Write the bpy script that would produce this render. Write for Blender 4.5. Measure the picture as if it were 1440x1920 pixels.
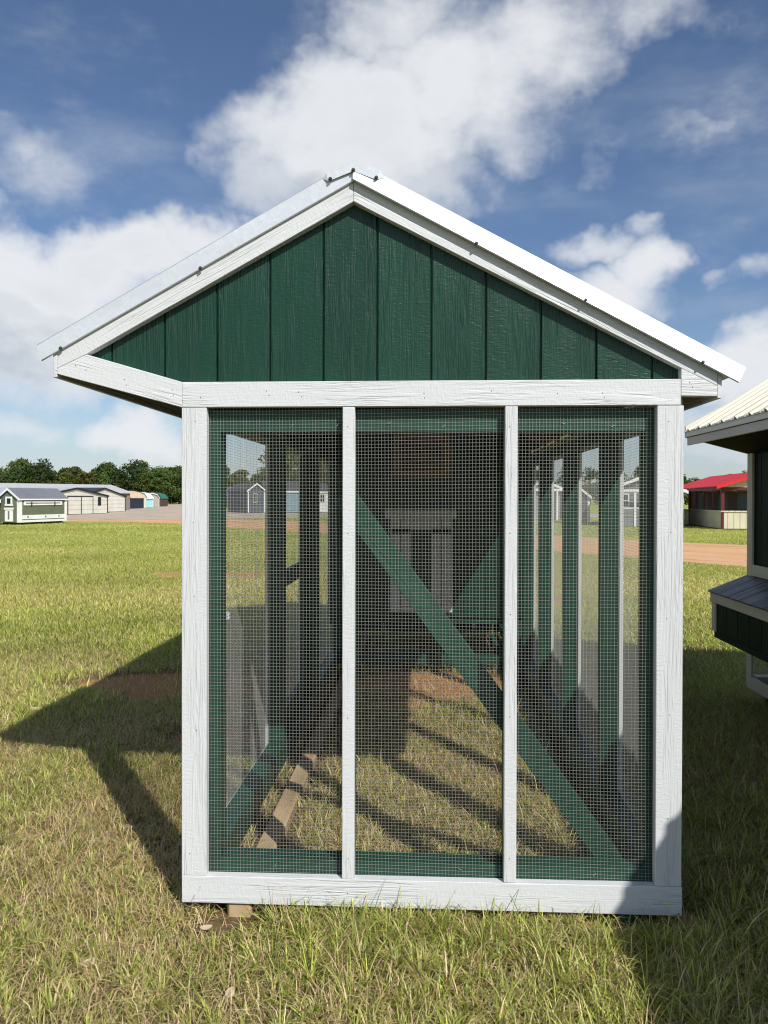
import bpy, bmesh, math, random
import numpy as np
from mathutils import Vector, Matrix

for o in list(bpy.data.objects):
    bpy.data.objects.remove(o)
SC = bpy.context.scene
COL = SC.collection
RAD = math.radians

# ------------------------------------------------------------------ camera
cam = bpy.data.cameras.new('camera')
cam.sensor_fit = 'HORIZONTAL'
cam.sensor_width = 36.0
cam.lens = 37.0
cam.shift_y = -0.01026
cam.clip_start = 0.05
cam.clip_end = 3000
cam_o = bpy.data.objects.new('camera', cam)
COL.objects.link(cam_o)
yaw, pitch, roll = math.atan(84 / 1480), RAD(-0.45), RAD(0.12)
fw = Vector((-math.sin(yaw) * math.cos(pitch), math.cos(yaw) * math.cos(pitch), math.sin(pitch)))
rt0 = Vector((math.cos(yaw), math.sin(yaw), 0))
up0 = rt0.cross(fw)
rt = rt0 * math.cos(roll) + up0 * math.sin(roll)
up = -rt0 * math.sin(roll) + up0 * math.cos(roll)
M = Matrix((rt, up, -fw)).transposed().to_4x4()
M.translation = Vector((0, -2.93, 1.59))
cam_o.matrix_world = M
SC.camera = cam_o

# ------------------------------------------------------------------ light
SUN_TO = Vector((0.632, -0.955, 1.0)).normalized()      # towards the sun: right of and behind the viewer
sun_el = math.asin(SUN_TO.z)
sun_az = math.atan2(SUN_TO.x, SUN_TO.y)
sun = bpy.data.lights.new('sun', 'SUN')
sun.energy = 4.8
sun.angle = RAD(0.53)
sun.color = (1.0, 0.965, 0.915)
sun_o = bpy.data.objects.new('sun', sun)
COL.objects.link(sun_o)
sun_o.rotation_euler = SUN_TO.to_track_quat('Z', 'Y').to_euler()
sun_o.location = SUN_TO * 60

SKY_STRENGTH = 0.085
W = bpy.data.worlds.new('World')
SC.world = W
W.use_nodes = True


class NT:
    """small helper for writing node trees"""
    def __init__(s, tree):
        s.t = tree

    def n(s, typ, **kw):
        nd = s.t.nodes.new(typ)
        for k, v in kw.items():
            setattr(nd, k, v)
        return nd

    def link(s, a, b):
        s.t.links.new(a, b)

    def setin(s, sock, v):
        if isinstance(v, bpy.types.NodeSocket):
            s.t.links.new(v, sock)
        else:
            sock.default_value = v

    def math(s, op, a, b=None, c=None, clamp=False):
        nd = s.n('ShaderNodeMath', operation=op)
        nd.use_clamp = clamp
        s.setin(nd.inputs[0], a)
        if b is not None:
            s.setin(nd.inputs[1], b)
        if c is not None:
            s.setin(nd.inputs[2], c)
        return nd.outputs[0]

    def vmath(s, op, a, b=None):
        nd = s.n('ShaderNodeVectorMath', operation=op)
        s.setin(nd.inputs[0], a)
        if b is not None:
            s.setin(nd.inputs[1], b)
        return nd.outputs[0]

    def noise(s, vec, scale, detail=4, rough=0.5, dist=0.0, out=0):
        nd = s.n('ShaderNodeTexNoise')
        s.setin(nd.inputs['Vector'], vec)
        nd.inputs['Scale'].default_value = scale
        nd.inputs['Detail'].default_value = detail
        nd.inputs['Roughness'].default_value = rough
        nd.inputs['Distortion'].default_value = dist
        return nd.outputs[out]

    def ramp(s, fac, stops, interp='LINEAR'):
        nd = s.n('ShaderNodeValToRGB')
        cr = nd.color_ramp
        cr.interpolation = interp
        while len(cr.elements) < len(stops):
            cr.elements.new(0.5)
        for e, (p, c) in zip(cr.elements, stops):
            e.position = p
            e.color = (*c, 1) if len(c) == 3 else c
        s.setin(nd.inputs[0], fac)
        return nd.outputs[0]

    def smooth(s, v, a, b):
        nd = s.n('ShaderNodeMapRange', interpolation_type='SMOOTHSTEP')
        s.setin(nd.inputs['Value'], v)
        nd.inputs['From Min'].default_value = a
        nd.inputs['From Max'].default_value = b
        return nd.outputs[0]

    def mix(s, fac, a, b, mode='MIX'):
        nd = s.n('ShaderNodeMix', data_type='RGBA', blend_type=mode)
        s.setin(nd.inputs[0], fac)
        for sock, v in ((nd.inputs[6], a), (nd.inputs[7], b)):
            s.setin(sock, v if isinstance(v, bpy.types.NodeSocket) else (*v, 1))
        return nd.outputs[2]


# clouds: (azimuth, elevation, half width, half height, weight) of the heaps in this part of the sky
HEAPS = [(-0.165, 0.421, 0.101, 0.07, 1), (-0.211, 0.382, 0.073, 0.05, 0.9), (-0.071, 0.442, 0.134, 0.079, 1.1), (0.029, 0.484, 0.138, 0.075, 1.05), (0.128, 0.514, 0.12, 0.058, 0.9), (-0.045, 0.546, 0.08, 0.043, 0.75), (0.242, 0.531, 0.095, 0.028, 0.6), (-0.004, 0.386, 0.06, 0.04, 0.8), (0.083, 0.433, 0.078, 0.038, 0.7), (-0.476, 0.249, 0.14, 0.062, 1.2), (-0.376, 0.280, 0.11, 0.045, 1.15), (-0.283, 0.302, 0.085, 0.037, 1.0), (-0.47, 0.175, 0.17, 0.065, 1.1), (-0.36, 0.205, 0.08, 0.045, 0.8), (-0.509, 0.205, 0.085, 0.052, 0.9), (0.265, 0.268, 0.051, 0.044, 1.05), (0.289, 0.281, 0.032, 0.032, 0.9), (0.237, 0.234, 0.072, 0.033, 0.9), (0.2, 0.294, 0.044, 0.027, 0.7), (0.246, 0.322, 0.027, 0.02, 0.65), (0.379, 0.149, 0.059, 0.039, 1), (0.351, 0.083, 0.066, 0.037, 0.7), (-0.350, 0.069, 0.060, 0.034, 1.15), (-0.50, 0.075, 0.08, 0.030, 0.5), (0.064, 0.09, 0.192, 0.04, 0.5), (-0.492, 0.395, 0.037, 0.023, 0.34), (-0.476, 0.352, 0.052, 0.027, 0.2), (0.212, 0.386, 0.022, 0.012, 0.22), (0.306, 0.415, 0.03, 0.010, 0.15), (0.353, 0.254, 0.016, 0.012, 0.42), (0.386, 0.259, 0.022, 0.017, 0.45)]


# thick, shaded parts of those clouds
GREYS = [(-0.20, 0.365, 0.11, 0.035, 0.9), (-0.46, 0.15, 0.19, 0.06, 0.9), (0.03, 0.385, 0.08, 0.035, 0.6), (0.36, 0.075, 0.10, 0.03, 0.7), (-0.45, 0.04, 0.12, 0.02, 0.5)]


def build_world():
    T = NT(W.node_tree)
    W.node_tree.nodes.clear()
    W.cycles.sampling_method = 'NONE'
    out = T.n('ShaderNodeOutputWorld')
    bg = T.n('ShaderNodeBackground')
    sky = T.n('ShaderNodeTexSky', sky_type='NISHITA')
    sky.sun_disc = False
    sky.sun_elevation = sun_el
    sky.sun_rotation = sun_az
    sky.altitude = 100
    sky.air_density = 1.0
    sky.dust_density = 0.6
    sky.ozone_density = 1.6
    d = T.n('ShaderNodeTexCoord').outputs['Generated']
    # ragged outlines: bend the direction a little before measuring distance to the heaps
    wob = T.noise(d, 10, 4, 0.55, 0.0, 1)
    bend = T.n('ShaderNodeVectorMath', operation='MULTIPLY_ADD')
    T.link(wob, bend.inputs[0])
    bend.inputs[1].default_value = (0.13, 0.13, 0.13)
    bend.inputs[2].default_value = (-0.065, -0.065, -0.065)
    dd = T.vmath('ADD', d, bend.outputs[0])
    sx = T.n('ShaderNodeSeparateXYZ')
    T.link(dd, sx.inputs[0])
    az = T.math('ARCTAN2', sx.outputs[0], sx.outputs[1])
    el = T.math('ARCSINE', sx.outputs[2])
    ae = T.n('ShaderNodeCombineXYZ')
    T.link(az, ae.inputs[0])
    T.link(el, ae.inputs[1])

    def heaps(lst, grow):
        tot = None
        for a0, e0, ra, re, w in lst:
            ma = T.n('ShaderNodeVectorMath', operation='MULTIPLY_ADD')
            T.link(ae.outputs[0], ma.inputs[0])
            ma.inputs[1].default_value = (1 / (ra * grow), 1 / (re * grow), 0)
            ma.inputs[2].default_value = (-a0 / (ra * grow), -e0 / (re * grow), 0)
            q = T.n('ShaderNodeVectorMath', operation='DOT_PRODUCT')
            T.link(ma.outputs[0], q.inputs[0])
            T.link(ma.outputs[0], q.inputs[1])
            b = T.math('MULTIPLY_ADD', q.outputs['Value'], -w, w)
            tot = b if tot is None else T.math('MAXIMUM', tot, b)
        return T.math('MAXIMUM', tot, 0.0)
    tot = heaps(HEAPS, 1.25)
    grey = heaps(GREYS, 1.2)
    # the rest of the sky carries broken cloud of the same kind
    flat = T.vmath('MULTIPLY', d, (1, 1, 1.8))
    far = T.smooth(T.noise(flat, 2.6, 1), 0.55, 0.72)
    outside = T.math('MAXIMUM', T.smooth(T.math('ABSOLUTE', az), 0.52, 0.75), T.smooth(el, 0.60, 0.75))
    tot = T.math('MAXIMUM', tot, T.math('MULTIPLY', far, outside))
    fb = T.noise(flat, 6.5, 8, 0.60)
    v = T.math('MULTIPLY_ADD', fb, 1.55, T.math('SUBTRACT', tot, 0.775))
    dens = T.math('MULTIPLY', T.smooth(v, -0.05, 1.05), 0.97)
    shade = T.math('MULTIPLY', T.math('ADD', T.math('MULTIPLY', T.smooth(v, 0.6, 1.5), 0.24), grey), T.smooth(fb, 0.30, 0.62))
    cloud = T.mix(T.math('MULTIPLY', shade, 1.0, clamp=True), (9.9, 10.1, 10.4), (5.9, 6.6, 7.5))
    # thin high veil
    veil = T.math('MULTIPLY', T.smooth(T.noise(T.vmath('MULTIPLY', d, (1.0, 1.0, 3.0)), 3.3, 4, 0.6), 0.42, 0.8), 0.32)
    sep = T.n('ShaderNodeSeparateXYZ')
    T.link(d, sep.inputs[0])
    low = T.math('MULTIPLY', T.math('SUBTRACT', 1.0, T.smooth(sep.outputs[2], 0.0, 0.20)), 0.30)
    skyc = T.mix(1.0, sky.outputs[0], (0.94, 1.03, 1.17), 'MULTIPLY')
    c = T.mix(veil, skyc, (6.4, 7.2, 8.4))
    c = T.mix(low, c, (7.7, 8.5, 9.3))
    c = T.mix(dens, c, cloud)
    T.link(c, bg.inputs[0])
    bg.inputs[1].default_value = SKY_STRENGTH
    T.link(bg.outputs[0], out.inputs[0])


build_world()
SC.render.engine = 'CYCLES'
SC.view_settings.view_transform = 'Standard'
SC.view_settings.look = 'None'
SC.view_settings.exposure = 0.0
SC.view_settings.gamma = 1.0
SC.view_settings.use_curve_mapping = False
SC.cycles.max_bounces = 6
SC.cycles.diffuse_bounces = 3
SC.cycles.glossy_bounces = 2
SC.cycles.transmission_bounces = 4
SC.cycles.transparent_max_bounces = 6
SC.cycles.filter_width = 1.15
SC.cycles.use_denoising = True
SC.cycles.denoiser = 'OPENIMAGEDENOISE'
SC.cycles.denoising_input_passes = 'RGB_ALBEDO_NORMAL'
SC.cycles.denoising_prefilter = 'ACCURATE'
SC.cycles.caustics_reflective = False
SC.cycles.caustics_refractive = False


# ------------------------------------------------------------------ materials
def new_mat(name):
    m = bpy.data.materials.new(name)
    m.use_nodes = True
    m.node_tree.nodes.clear()
    T = NT(m.node_tree)
    out = T.n('ShaderNodeOutputMaterial')
    p = T.n('ShaderNodeBsdfPrincipled')
    T.link(p.outputs[0], out.inputs[0])
    return m, T, p, out


def obj_coords(T, scale=(1, 1, 1)):
    tc = T.n('ShaderNodeTexCoord')
    oi = T.n('ShaderNodeObjectInfo')
    off = T.n('ShaderNodeVectorMath', operation='SCALE')
    off.inputs[0].default_value = (37.0, 91.0, 53.0)
    T.link(oi.outputs['Random'], off.inputs['Scale'])
    v = T.vmath('ADD', tc.outputs['Object'], off.outputs[0])
    return T.vmath('MULTIPLY', v, scale), oi.outputs['Random']


def bump(T, p, height, strength, dist):
    b = T.n('ShaderNodeBump')
    b.inputs['Strength'].default_value = strength
    b.inputs['Distance'].default_value = dist
    T.link(height, b.inputs['Height'])
    T.link(b.outputs[0], p.inputs['Normal'])


def wood_mat(name, col, rough=0.5, depth=0.0022, strength=0.9, vary=0.06, chatter=0.5, spec=0.4, grain_dark=0.14):
    """painted wood-grain siding: grain along local X, with rough-sawn cross marks in places"""
    m, T, p, _ = new_mat(name)
    g, rnd = obj_coords(T, (4.5, 85, 85))
    grain = T.noise(g, 1.0, 3, 0.55, 1.1)
    c, _r = obj_coords(T, (130, 40, 40))
    chat = T.noise(c, 1.0, 2, 0.5, 0.4)
    k, _r = obj_coords(T, (2.2, 14, 14))
    where = T.smooth(T.noise(k, 1.0, 2), 0.42, 0.58)
    f, _r = obj_coords(T, (60, 240, 240))
    fine = T.noise(f, 1.0, 2)
    rings = T.math('SINE', T.math('MULTIPLY', T.noise(T.vmath('MULTIPLY', g, (0.28, 0.22, 0.22)), 1.0, 1, 0.4, 0.6), 46.0))
    h = T.math('ADD', T.math('MULTIPLY', T.smooth(grain, 0.3, 0.62), T.math('SUBTRACT', 1.15, where)),
               T.math('MULTIPLY', T.math('MULTIPLY', chat, where), chatter * 1.6))
    h = T.math('ADD', h, T.math('MULTIPLY', fine, 0.22))
    h = T.math('ADD', h, T.math('MULTIPLY', T.smooth(rings, 0.1, 0.9), T.math('MULTIPLY', T.math('SUBTRACT', 1.0, where), 0.22)))
    bump(T, p, h, strength, depth)
    l, _r = obj_coords(T, (1.3, 6, 6))
    blot = T.noise(l, 1.0, 3)
    dark = tuple(x * (1 - vary * 2.2) for x in col)
    light = tuple(min(1, x * (1 + vary)) for x in col)
    cc = T.mix(T.smooth(blot, 0.3, 0.7), dark, light)
    # the base colour goes darker low in the grain
    cc = T.mix(T.math('MULTIPLY', T.math('SUBTRACT', 1.0, T.smooth(h, 0.05, 0.5)), grain_dark), cc, tuple(x * 0.55 for x in col))
    T.link(cc, p.inputs['Base Color'])
    p.inputs['Roughness'].default_value = rough
    p.inputs['Specular IOR Level'].default_value = spec
    return m


def plain_mat(name, col, rough=0.6, metal=0.0, vary=0.1, scale=4.0, bmp=0.0, bscale=40.0, spec=0.4):
    m, T, p, _ = new_mat(name)
    v, rnd = obj_coords(T)
    n = T.noise(v, scale, 4, 0.6)
    T.link(T.mix(T.smooth(n, 0.25, 0.75), tuple(x * (1 - vary) for x in col), tuple(min(1, x * (1 + vary)) for x in col)), p.inputs['Base Color'])
    p.inputs['Roughness'].default_value = rough
    p.inputs['Metallic'].default_value = metal
    p.inputs['Specular IOR Level'].default_value = spec
    if bmp:
        bump(T, p, T.noise(v, bscale, 3), 0.6, bmp)
    return m


def galv_mat(name, col, rough=0.42, metal=0.85):
    m, T, p, _ = new_mat(name)
    v, rnd = obj_coords(T)
    vo = T.n('ShaderNodeTexVoronoi')
    T.link(v, vo.inputs['Vector'])
    vo.inputs['Scale'].default_value = 60
    spang = T.noise(v, 5, 4)
    k = T.math('ADD', T.math('MULTIPLY', T.vmath('LENGTH', vo.outputs['Color']), 0.0), spang)
    sepc = T.n('ShaderNodeSeparateColor')
    T.link(vo.outputs['Color'], sepc.inputs[0])
    k = T.math('ADD', T.math('MULTIPLY', sepc.outputs[0], 0.35), T.math('MULTIPLY', spang, 0.65))
    T.link(T.mix(k, tuple(x * 0.9 for x in col), tuple(min(1, x * 1.05) for x in col)), p.inputs['Base Color'])
    T.link(T.math('ADD', T.math('MULTIPLY', k, 0.16), rough - 0.06), p.inputs['Roughness'])
    p.inputs['Metallic'].default_value = metal
    bump(T, p, T.noise(v, 3.0, 2), 0.12, 0.004)
    return m


def lap_mat(name, col, pitch=0.2, vertical=False, rough=0.55):
    """far siding whose laps are too small to pick apart"""
    m, T, p, _ = new_mat(name)
    tc = T.n('ShaderNodeTexCoord')
    sp = T.n('ShaderNodeSeparateXYZ')
    T.link(tc.outputs['Object'], sp.inputs[0])
    ax = T.math('ADD', sp.outputs[0], sp.outputs[1]) if vertical else sp.outputs[2]
    fr = T.math('FRACT', T.math('MULTIPLY', ax, 1 / pitch))
    n = T.noise(tc.outputs['Object'], 1.3, 4)
    c = T.mix(T.smooth(n, 0.3, 0.7), tuple(x * 0.9 for x in col), col)
    T.link(c, p.inputs['Base Color'])
    p.inputs['Roughness'].default_value = rough
    bump(T, p, T.smooth(fr, 0.0, 0.18), 1.0, 0.02)
    return m


MT = {}
MT['white'] = wood_mat('white_painted_siding_trim', (0.635, 0.652, 0.655), 0.50, 0.0016, 1.0, 0.010, 0.60, 0.35, 0.01)
MT['green_board'] = wood_mat('green_painted_siding', (0.0078, 0.045, 0.0265), 0.36, 0.0021, 0.85, 0.07, 0.6, 0.38)
MT['green_wood'] = wood_mat('green_painted_framing', (0.008, 0.056, 0.032), 0.5, 0.0010, 0.7, 0.12, 0.3, 0.4)
MT['galv'] = galv_mat('galvanised_sheet', (0.69, 0.725, 0.76), 0.36, 0.25)
MT['galv_roof'] = galv_mat('galvanised_roofing', (0.72, 0.74, 0.76), 0.4, 0.8)
MT['wire'] = plain_mat('galvanised_wire', (0.44, 0.44, 0.41), 0.38, 0.35, 0.06, 20)
MT['screw'] = plain_mat('screw_head_grey', (0.10, 0.10, 0.095), 0.4, 0.6)
MT['nail'] = plain_mat('nail_dark', (0.10, 0.09, 0.09), 0.5, 0.3)
MT['raw'] = wood_mat('raw_lumber', (0.54, 0.39, 0.22), 0.75, 0.0012, 0.7, 0.16, 0.4, 0.2)
MT['rafter'] = wood_mat('bare_rafter_lumber', (0.36, 0.22, 0.11), 0.75, 0.0012, 0.7, 0.16, 0.4, 0.2)
MT['cream'] = wood_mat('cream_painted_trim', (0.70, 0.66, 0.54), 0.5, 0.001, 0.6, 0.03, 0.3)
MT['cream_metal'] = plain_mat('cream_roof_sheet', (0.76, 0.71, 0.58), 0.40, 0.0, 0.04, 2.0, 0.0, spec=0.5)
MT['black_green'] = wood_mat('dark_green_siding', (0.006, 0.020, 0.013), 0.6, 0.002, 0.9, 0.12, 0.4, 0.15)
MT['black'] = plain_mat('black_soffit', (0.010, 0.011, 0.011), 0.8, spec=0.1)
MT['lid'] = wood_mat('slate_lid_board', (0.018, 0.028, 0.040), 0.40, 0.0025, 1.0, 0.18, 0.3, 0.5)
MT['glass'] = plain_mat('dark_window_glass', (0.02, 0.025, 0.03), 0.08, 0.0, 0.1, 2.0, spec=0.6)


# ------------------------------------------------------------------ object helpers
WM = {}                      # world matrix of every object made, so that children can be parented in place


def tag(o, label=None, cat=None, group=None, kind=None):
    for k, v in (('label', label), ('category', cat), ('group', group), ('kind', kind)):
        if v:
            o[k] = v
    return o


def link(o, wm, parent=None):
    COL.objects.link(o)
    WM[o] = wm
    if parent is not None:
        o.parent = parent
        o.matrix_parent_inverse = WM[parent].inverted()
    o.matrix_basis = wm
    return o


def empty(name, loc, rz=0.0):
    o = bpy.data.objects.new(name, None)
    o.empty_display_size = 0.2
    return link(o, Matrix.Translation(Vector(loc)) @ Matrix.Rotation(rz, 4, 'Z'))


def mesh_obj(name, verts, faces, mat, parent=None, wm=None, smooth=False, bevel=0.0):
    """verts are given in the local frame of wm"""
    me = bpy.data.meshes.new(name)
    me.from_pydata([tuple(v) for v in verts], [], faces)
    bm = bmesh.new()
    bm.from_mesh(me)
    bmesh.ops.recalc_face_normals(bm, faces=bm.faces)
    if bevel:
        bmesh.ops.bevel(bm, geom=list(bm.edges), offset=bevel, segments=1, affect='EDGES', clamp_overlap=True)
    bm.to_mesh(me)
    bm.free()
    if smooth:
        for q in me.polygons:
            q.use_smooth = True
    if isinstance(mat, (list, tuple)):
        for q in mat:
            me.materials.append(q)
    else:
        me.materials.append(mat)
    o = bpy.data.objects.new(name, me)
    return link(o, wm if wm is not None else Matrix.Identity(4), parent)


def frame(origin, xdir, zhint=(0, 0, 1)):
    x = Vector(xdir).normalized()
    z = Vector(zhint)
    z = (z - x * z.dot(x))
    if z.length < 1e-4:
        z = Vector((0, -1, 0)) - x * Vector((0, -1, 0)).dot(x)
    z.normalize()
    y = z.cross(x)
    m = Matrix((x, y, z)).transposed().to_4x4()
    m.translation = Vector(origin)
    return m


BOXF = [(0, 1, 2, 3), (4, 7, 6, 5), (0, 4, 5, 1), (1, 5, 6, 2), (2, 6, 7, 3), (3, 7, 4, 0)]


def box(name, lo, hi, mat, parent, axis=0, bevel=0.002):
    """axis-aligned board from lo to hi; grain (local X) along the given world axis"""
    lo, hi = Vector(lo), Vector(hi)
    d = [(1, 0, 0), (0, 1, 0), (0, 0, 1)][axis]
    wm = frame((lo + hi) / 2, d, (0, 0, 1) if axis != 2 else (0, -1, 0))
    inv = wm.inverted()
    vs = [(lo.x, lo.y, lo.z), (hi.x, lo.y, lo.z), (hi.x, hi.y, lo.z), (lo.x, hi.y, lo.z),
          (lo.x, lo.y, hi.z), (hi.x, lo.y, hi.z), (hi.x, hi.y, hi.z), (lo.x, hi.y, hi.z)]
    return mesh_obj(name, [inv @ Vector(v) for v in vs], BOXF, mat, parent, wm, bevel=bevel)


def prism(name, pts, y0, y1, mat, parent, along=(1, 0, 0), bevel=0.0015, plane='xz'):
    """polygon in the x-z plane (or y-z plane) pushed through from y0 to y1 (x0 to x1)"""
    n = len(pts)
    if plane == 'xz':
        ws = [Vector((x, y0, z)) for x, z in pts] + [Vector((x, y1, z)) for x, z in pts]
        zh = (0, -1, 0)
    elif plane == 'yz':
        ws = [Vector((y0, x, z)) for x, z in pts] + [Vector((y1, x, z)) for x, z in pts]
        zh = (-1, 0, 0)
    else:
        ws = [Vector((x, y, y0)) for x, y in pts] + [Vector((x, y, y1)) for x, y in pts]
        zh = (0, 0, 1)
    fs = [tuple(range(n)), tuple(range(2 * n - 1, n - 1, -1))]
    for i in range(n):
        j = (i + 1) % n
        fs.append((i, i + n, j + n, j))
    c = sum(ws, Vector()) / len(ws)
    wm = frame(c, along, zh)
    inv = wm.inverted()
    return mesh_obj(name, [inv @ v for v in ws], fs, mat, parent, wm, bevel=bevel)


def beam(name, a, b, w, t, mat, parent, zhint=(0, -1, 0), bevel=0.002):
    """board from a to b: w across, t thick (towards zhint)"""
    a, b = Vector(a), Vector(b)
    L = (b - a).length / 2
    wm = frame((a + b) / 2, b - a, zhint)
    vs = [(sx * L, sy * w / 2, sz * t / 2) for sz in (-1, 1) for sx, sy in ((-1, -1), (1, -1), (1, 1), (-1, 1))]
    return mesh_obj(name, vs, BOXF, mat, parent, wm, bevel=bevel)


def clip_poly(pts, x0, x1):
    def cut(ps, keep, xc):
        out = []
        for i in range(len(ps)):
            a, b = ps[i], ps[(i + 1) % len(ps)]
            ka, kb = keep(a[0]), keep(b[0])
            if ka:
                out.append(a)
            if ka != kb:
                t = (xc - a[0]) / (b[0] - a[0])
                out.append((xc, a[1] + t * (b[1] - a[1])))
        return out
    ps = cut(pts, lambda x: x >= x0, x0)
    return cut(ps, lambda x: x <= x1, x1) if ps else ps


def shared(name, me, wm, parent):
    return link(bpy.data.objects.new(name, me), wm, parent)


def screw_mesh():
    bm = bmesh.new()
    bmesh.ops.create_cone(bm, cap_ends=True, segments=10, radius1=0.0075, radius2=0.0065, depth=0.003, matrix=Matrix.Translation((0, 0, 0.0015)))
    bmesh.ops.create_cone(bm, cap_ends=True, segments=6, radius1=0.0046, radius2=0.0042, depth=0.006, matrix=Matrix.Translation((0, 0, 0.006)))
    me = bpy.data.meshes.new('screw')
    bm.to_mesh(me)
    bm.free()
    me.materials.append(MT['screw'])
    return me


def nail_mesh():
    bm = bmesh.new()
    bmesh.ops.create_cone(bm, cap_ends=True, segments=7, radius1=0.0023, radius2=0.0018, depth=0.0012)
    me = bpy.data.meshes.new('nail')
    bm.to_mesh(me)
    bm.free()
    me.materials.append(MT['nail'])
    return me


SCREW, NAIL = screw_mesh(), nail_mesh()
FACE_FRONT = Matrix.Rotation(RAD(90), 4, 'X')        # local Z to world -Y


def wire_cloth(name, o, u, v, lu, lv, parent, step=0.0127, r=0.00046, seed=0, nseg=7):
    """welded wire cloth: wires along u and v, woven a hair apart, slightly sagging"""
    rng = np.random.default_rng(seed)
    o, u, v = np.array(o, float), np.array(u, float), np.array(v, float)
    nn = np.cross(u, v)
    V, F = [], []
    ph = rng.uniform(0, 6, 6)

    def sag(a, b):
        return 0.0008 * math.sin(a * 2.3 + ph[0]) * math.sin(b * 3.1 + ph[1]) + 0.0006 * math.sin(a * 6.1 + ph[2] + b * 2.0)

    def drift(a, b):
        return 0.0042 * math.sin(a * 1.7 + ph[3] + b * 2.7) + 0.0022 * math.sin(b * 5.3 + a * 3.9 + ph[4])

    def wire(p_of, n):
        base = len(V)
        P = [p_of(i / n) for i in range(n + 1)]
        d = P[-1] - P[0]
        d = d / np.linalg.norm(d)
        s = np.cross(d, nn)
        for q in P:
            for k in range(4):
                an = math.pi / 4 + k * math.pi / 2
                V.append(q + r * 1.15 * (math.cos(an) * s + math.sin(an) * nn))
        for i in range(n):
            for k in range(4):
                a = base + i * 4 + k
                b = base + i * 4 + (k + 1) % 4
                F.append((a, b, b + 4, a + 4))
    a0 = rng.uniform(0.002, 0.01)
    k = a0
    while k < lu:
        wire(lambda t, k=k: o + u * (k + drift(t * lv, k) * 0.6) + v * (t * lv) + nn * (sag(k, t * lv) + r), nseg)
        k += step
    k = rng.uniform(0.002, 0.01)
    while k < lv:
        wire(lambda t, k=k: o + u * (t * lu) + v * (k + drift(t * lu, k)) + nn * (sag(t * lu, k) - r), max(3, int(nseg * lu / 0.7)))
        k += step
    ob = mesh_obj(name, V, F, MT['wire'], parent)
    ob['kind'] = 'stuff'
    return ob


def ribbed_sheet(name, xe, ze, xr, zr, y0, y1, mat, parent, pitch=0.2286, rib=0.019):
    """ribbed roofing: ribs run from the eave (xe, ze) up to the ridge (xr, zr)"""
    prof = []
    y = y0
    while y < y1 - 1e-6:
        for dy, h in ((0.0, 0.0), (0.012, rib), (0.030, rib), (0.042, 0.0), (0.105, 0.0), (0.111, 0.004), (0.121, 0.004), (0.127, 0.0)):
            if y + dy < y1:
                prof.append((y + dy, h))
        y += pitch
    prof.append((y1, 0.0))
    d = Vector((xr - xe, 0, zr - ze)).normalized()
    nrm = Vector((-d.z, 0, d.x))
    if nrm.z < 0:
        nrm = -nrm
    V, F = [], []
    for (yy, h) in prof:
        for (x, z) in ((xe, ze), (xr, zr)):
            V.append(Vector((x, yy, z)) + nrm * h)
            V.append(Vector((x, yy, z)) + nrm * (h - 0.0012))
    for i in range(len(prof) - 1):
        a, b = i * 4, i * 4 + 4
        F += [(a, b, b + 2, a + 2), (a + 1, a + 3, b + 3, b + 1), (a, a + 1, b + 1, b), (a + 2, b + 2, b + 3, a + 3)]
    n = len(prof) - 1
    F += [(0, 2, 3, 1), (4 * n, 4 * n + 1, 4 * n + 3, 4 * n + 2)]
    return mesh_obj(name, V, F, mat, parent)


# ------------------------------------------------------------------ the ground
def vnoise(x, y, seed=0):
    """smooth value noise for numpy arrays, 0..1"""
    rng = np.random.default_rng(seed)
    tab = rng.random((64, 64))
    xi, yi = np.floor(x).astype(int), np.floor(y).astype(int)
    fx, fy = x - xi, y - yi
    fx, fy = fx * fx * (3 - 2 * fx), fy * fy * (3 - 2 * fy)
    g = lambda a, b: tab[a % 64, b % 64]
    return (g(xi, yi) * (1 - fx) * (1 - fy) + g(xi + 1, yi) * fx * (1 - fy) + g(xi, yi + 1) * (1 - fx) * fy + g(xi + 1, yi + 1) * fx * fy)


def in_poly(x, y, poly):
    r = np.zeros(x.shape, bool)
    n = len(poly)
    for i in range(n):
        (x0, y0), (x1, y1) = poly[i], poly[(i + 1) % n]
        c = ((y0 > y) != (y1 > y))
        with np.errstate(divide='ignore', invalid='ignore'):
            xs = (x1 - x0) * (y - y0) / (y1 - y0 + 1e-12) + x0
        r ^= c & (x < xs)
    return r


TRACK_NEAR = [(60, -8), (30, 4), (14, 11.5), (7.2, 15.7), (3.7, 20.5), (-0.5, 26.5), (-5.5, 32.8), (-10.7, 38.2), (-15, 44), (-20.5, 46.8), (-25, 47.4), (-40, 48), (-80, 50)]
TRACK_FAR = [(-80, 54.5), (-45, 53), (-28.6, 51.8), (-21, 52.3), (-15.7, 54.4), (-9.4, 50.4), (-3, 42.5), (5.3, 30.7), (7.5, 27.9), (10.8, 24.8), (20, 19), (34, 11), (64, -2)]
GRAVEL = [(-80, 54.0), (-45, 52.6), (-28.6, 51.4), (-21, 51.9), (-15.7, 54.2), (-11, 58), (-5, 62), (14, 63), (24, 66), (24, 78), (-14, 79), (-25, 90), (-38, 128), (-60, 205), (-69, 205), (-52, 146), (-45, 116), (-35.5, 85), (-32.5, 76), (-34, 71), (-80, 72)]

BARE = [(0.05, 3.75, 1.0, 0.62), (-0.15, 3.1, 0.42, 0.22), (-2.0, 3.6, 1.25, 0.62), (0.75, 0.1, 0.35, 0.14), (-4.5, 13.0, 1.5, 0.7), (2.0, 9.5, 0.6, 0.5), (-1.3, 2.2, 0.5, 0.3)]


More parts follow.
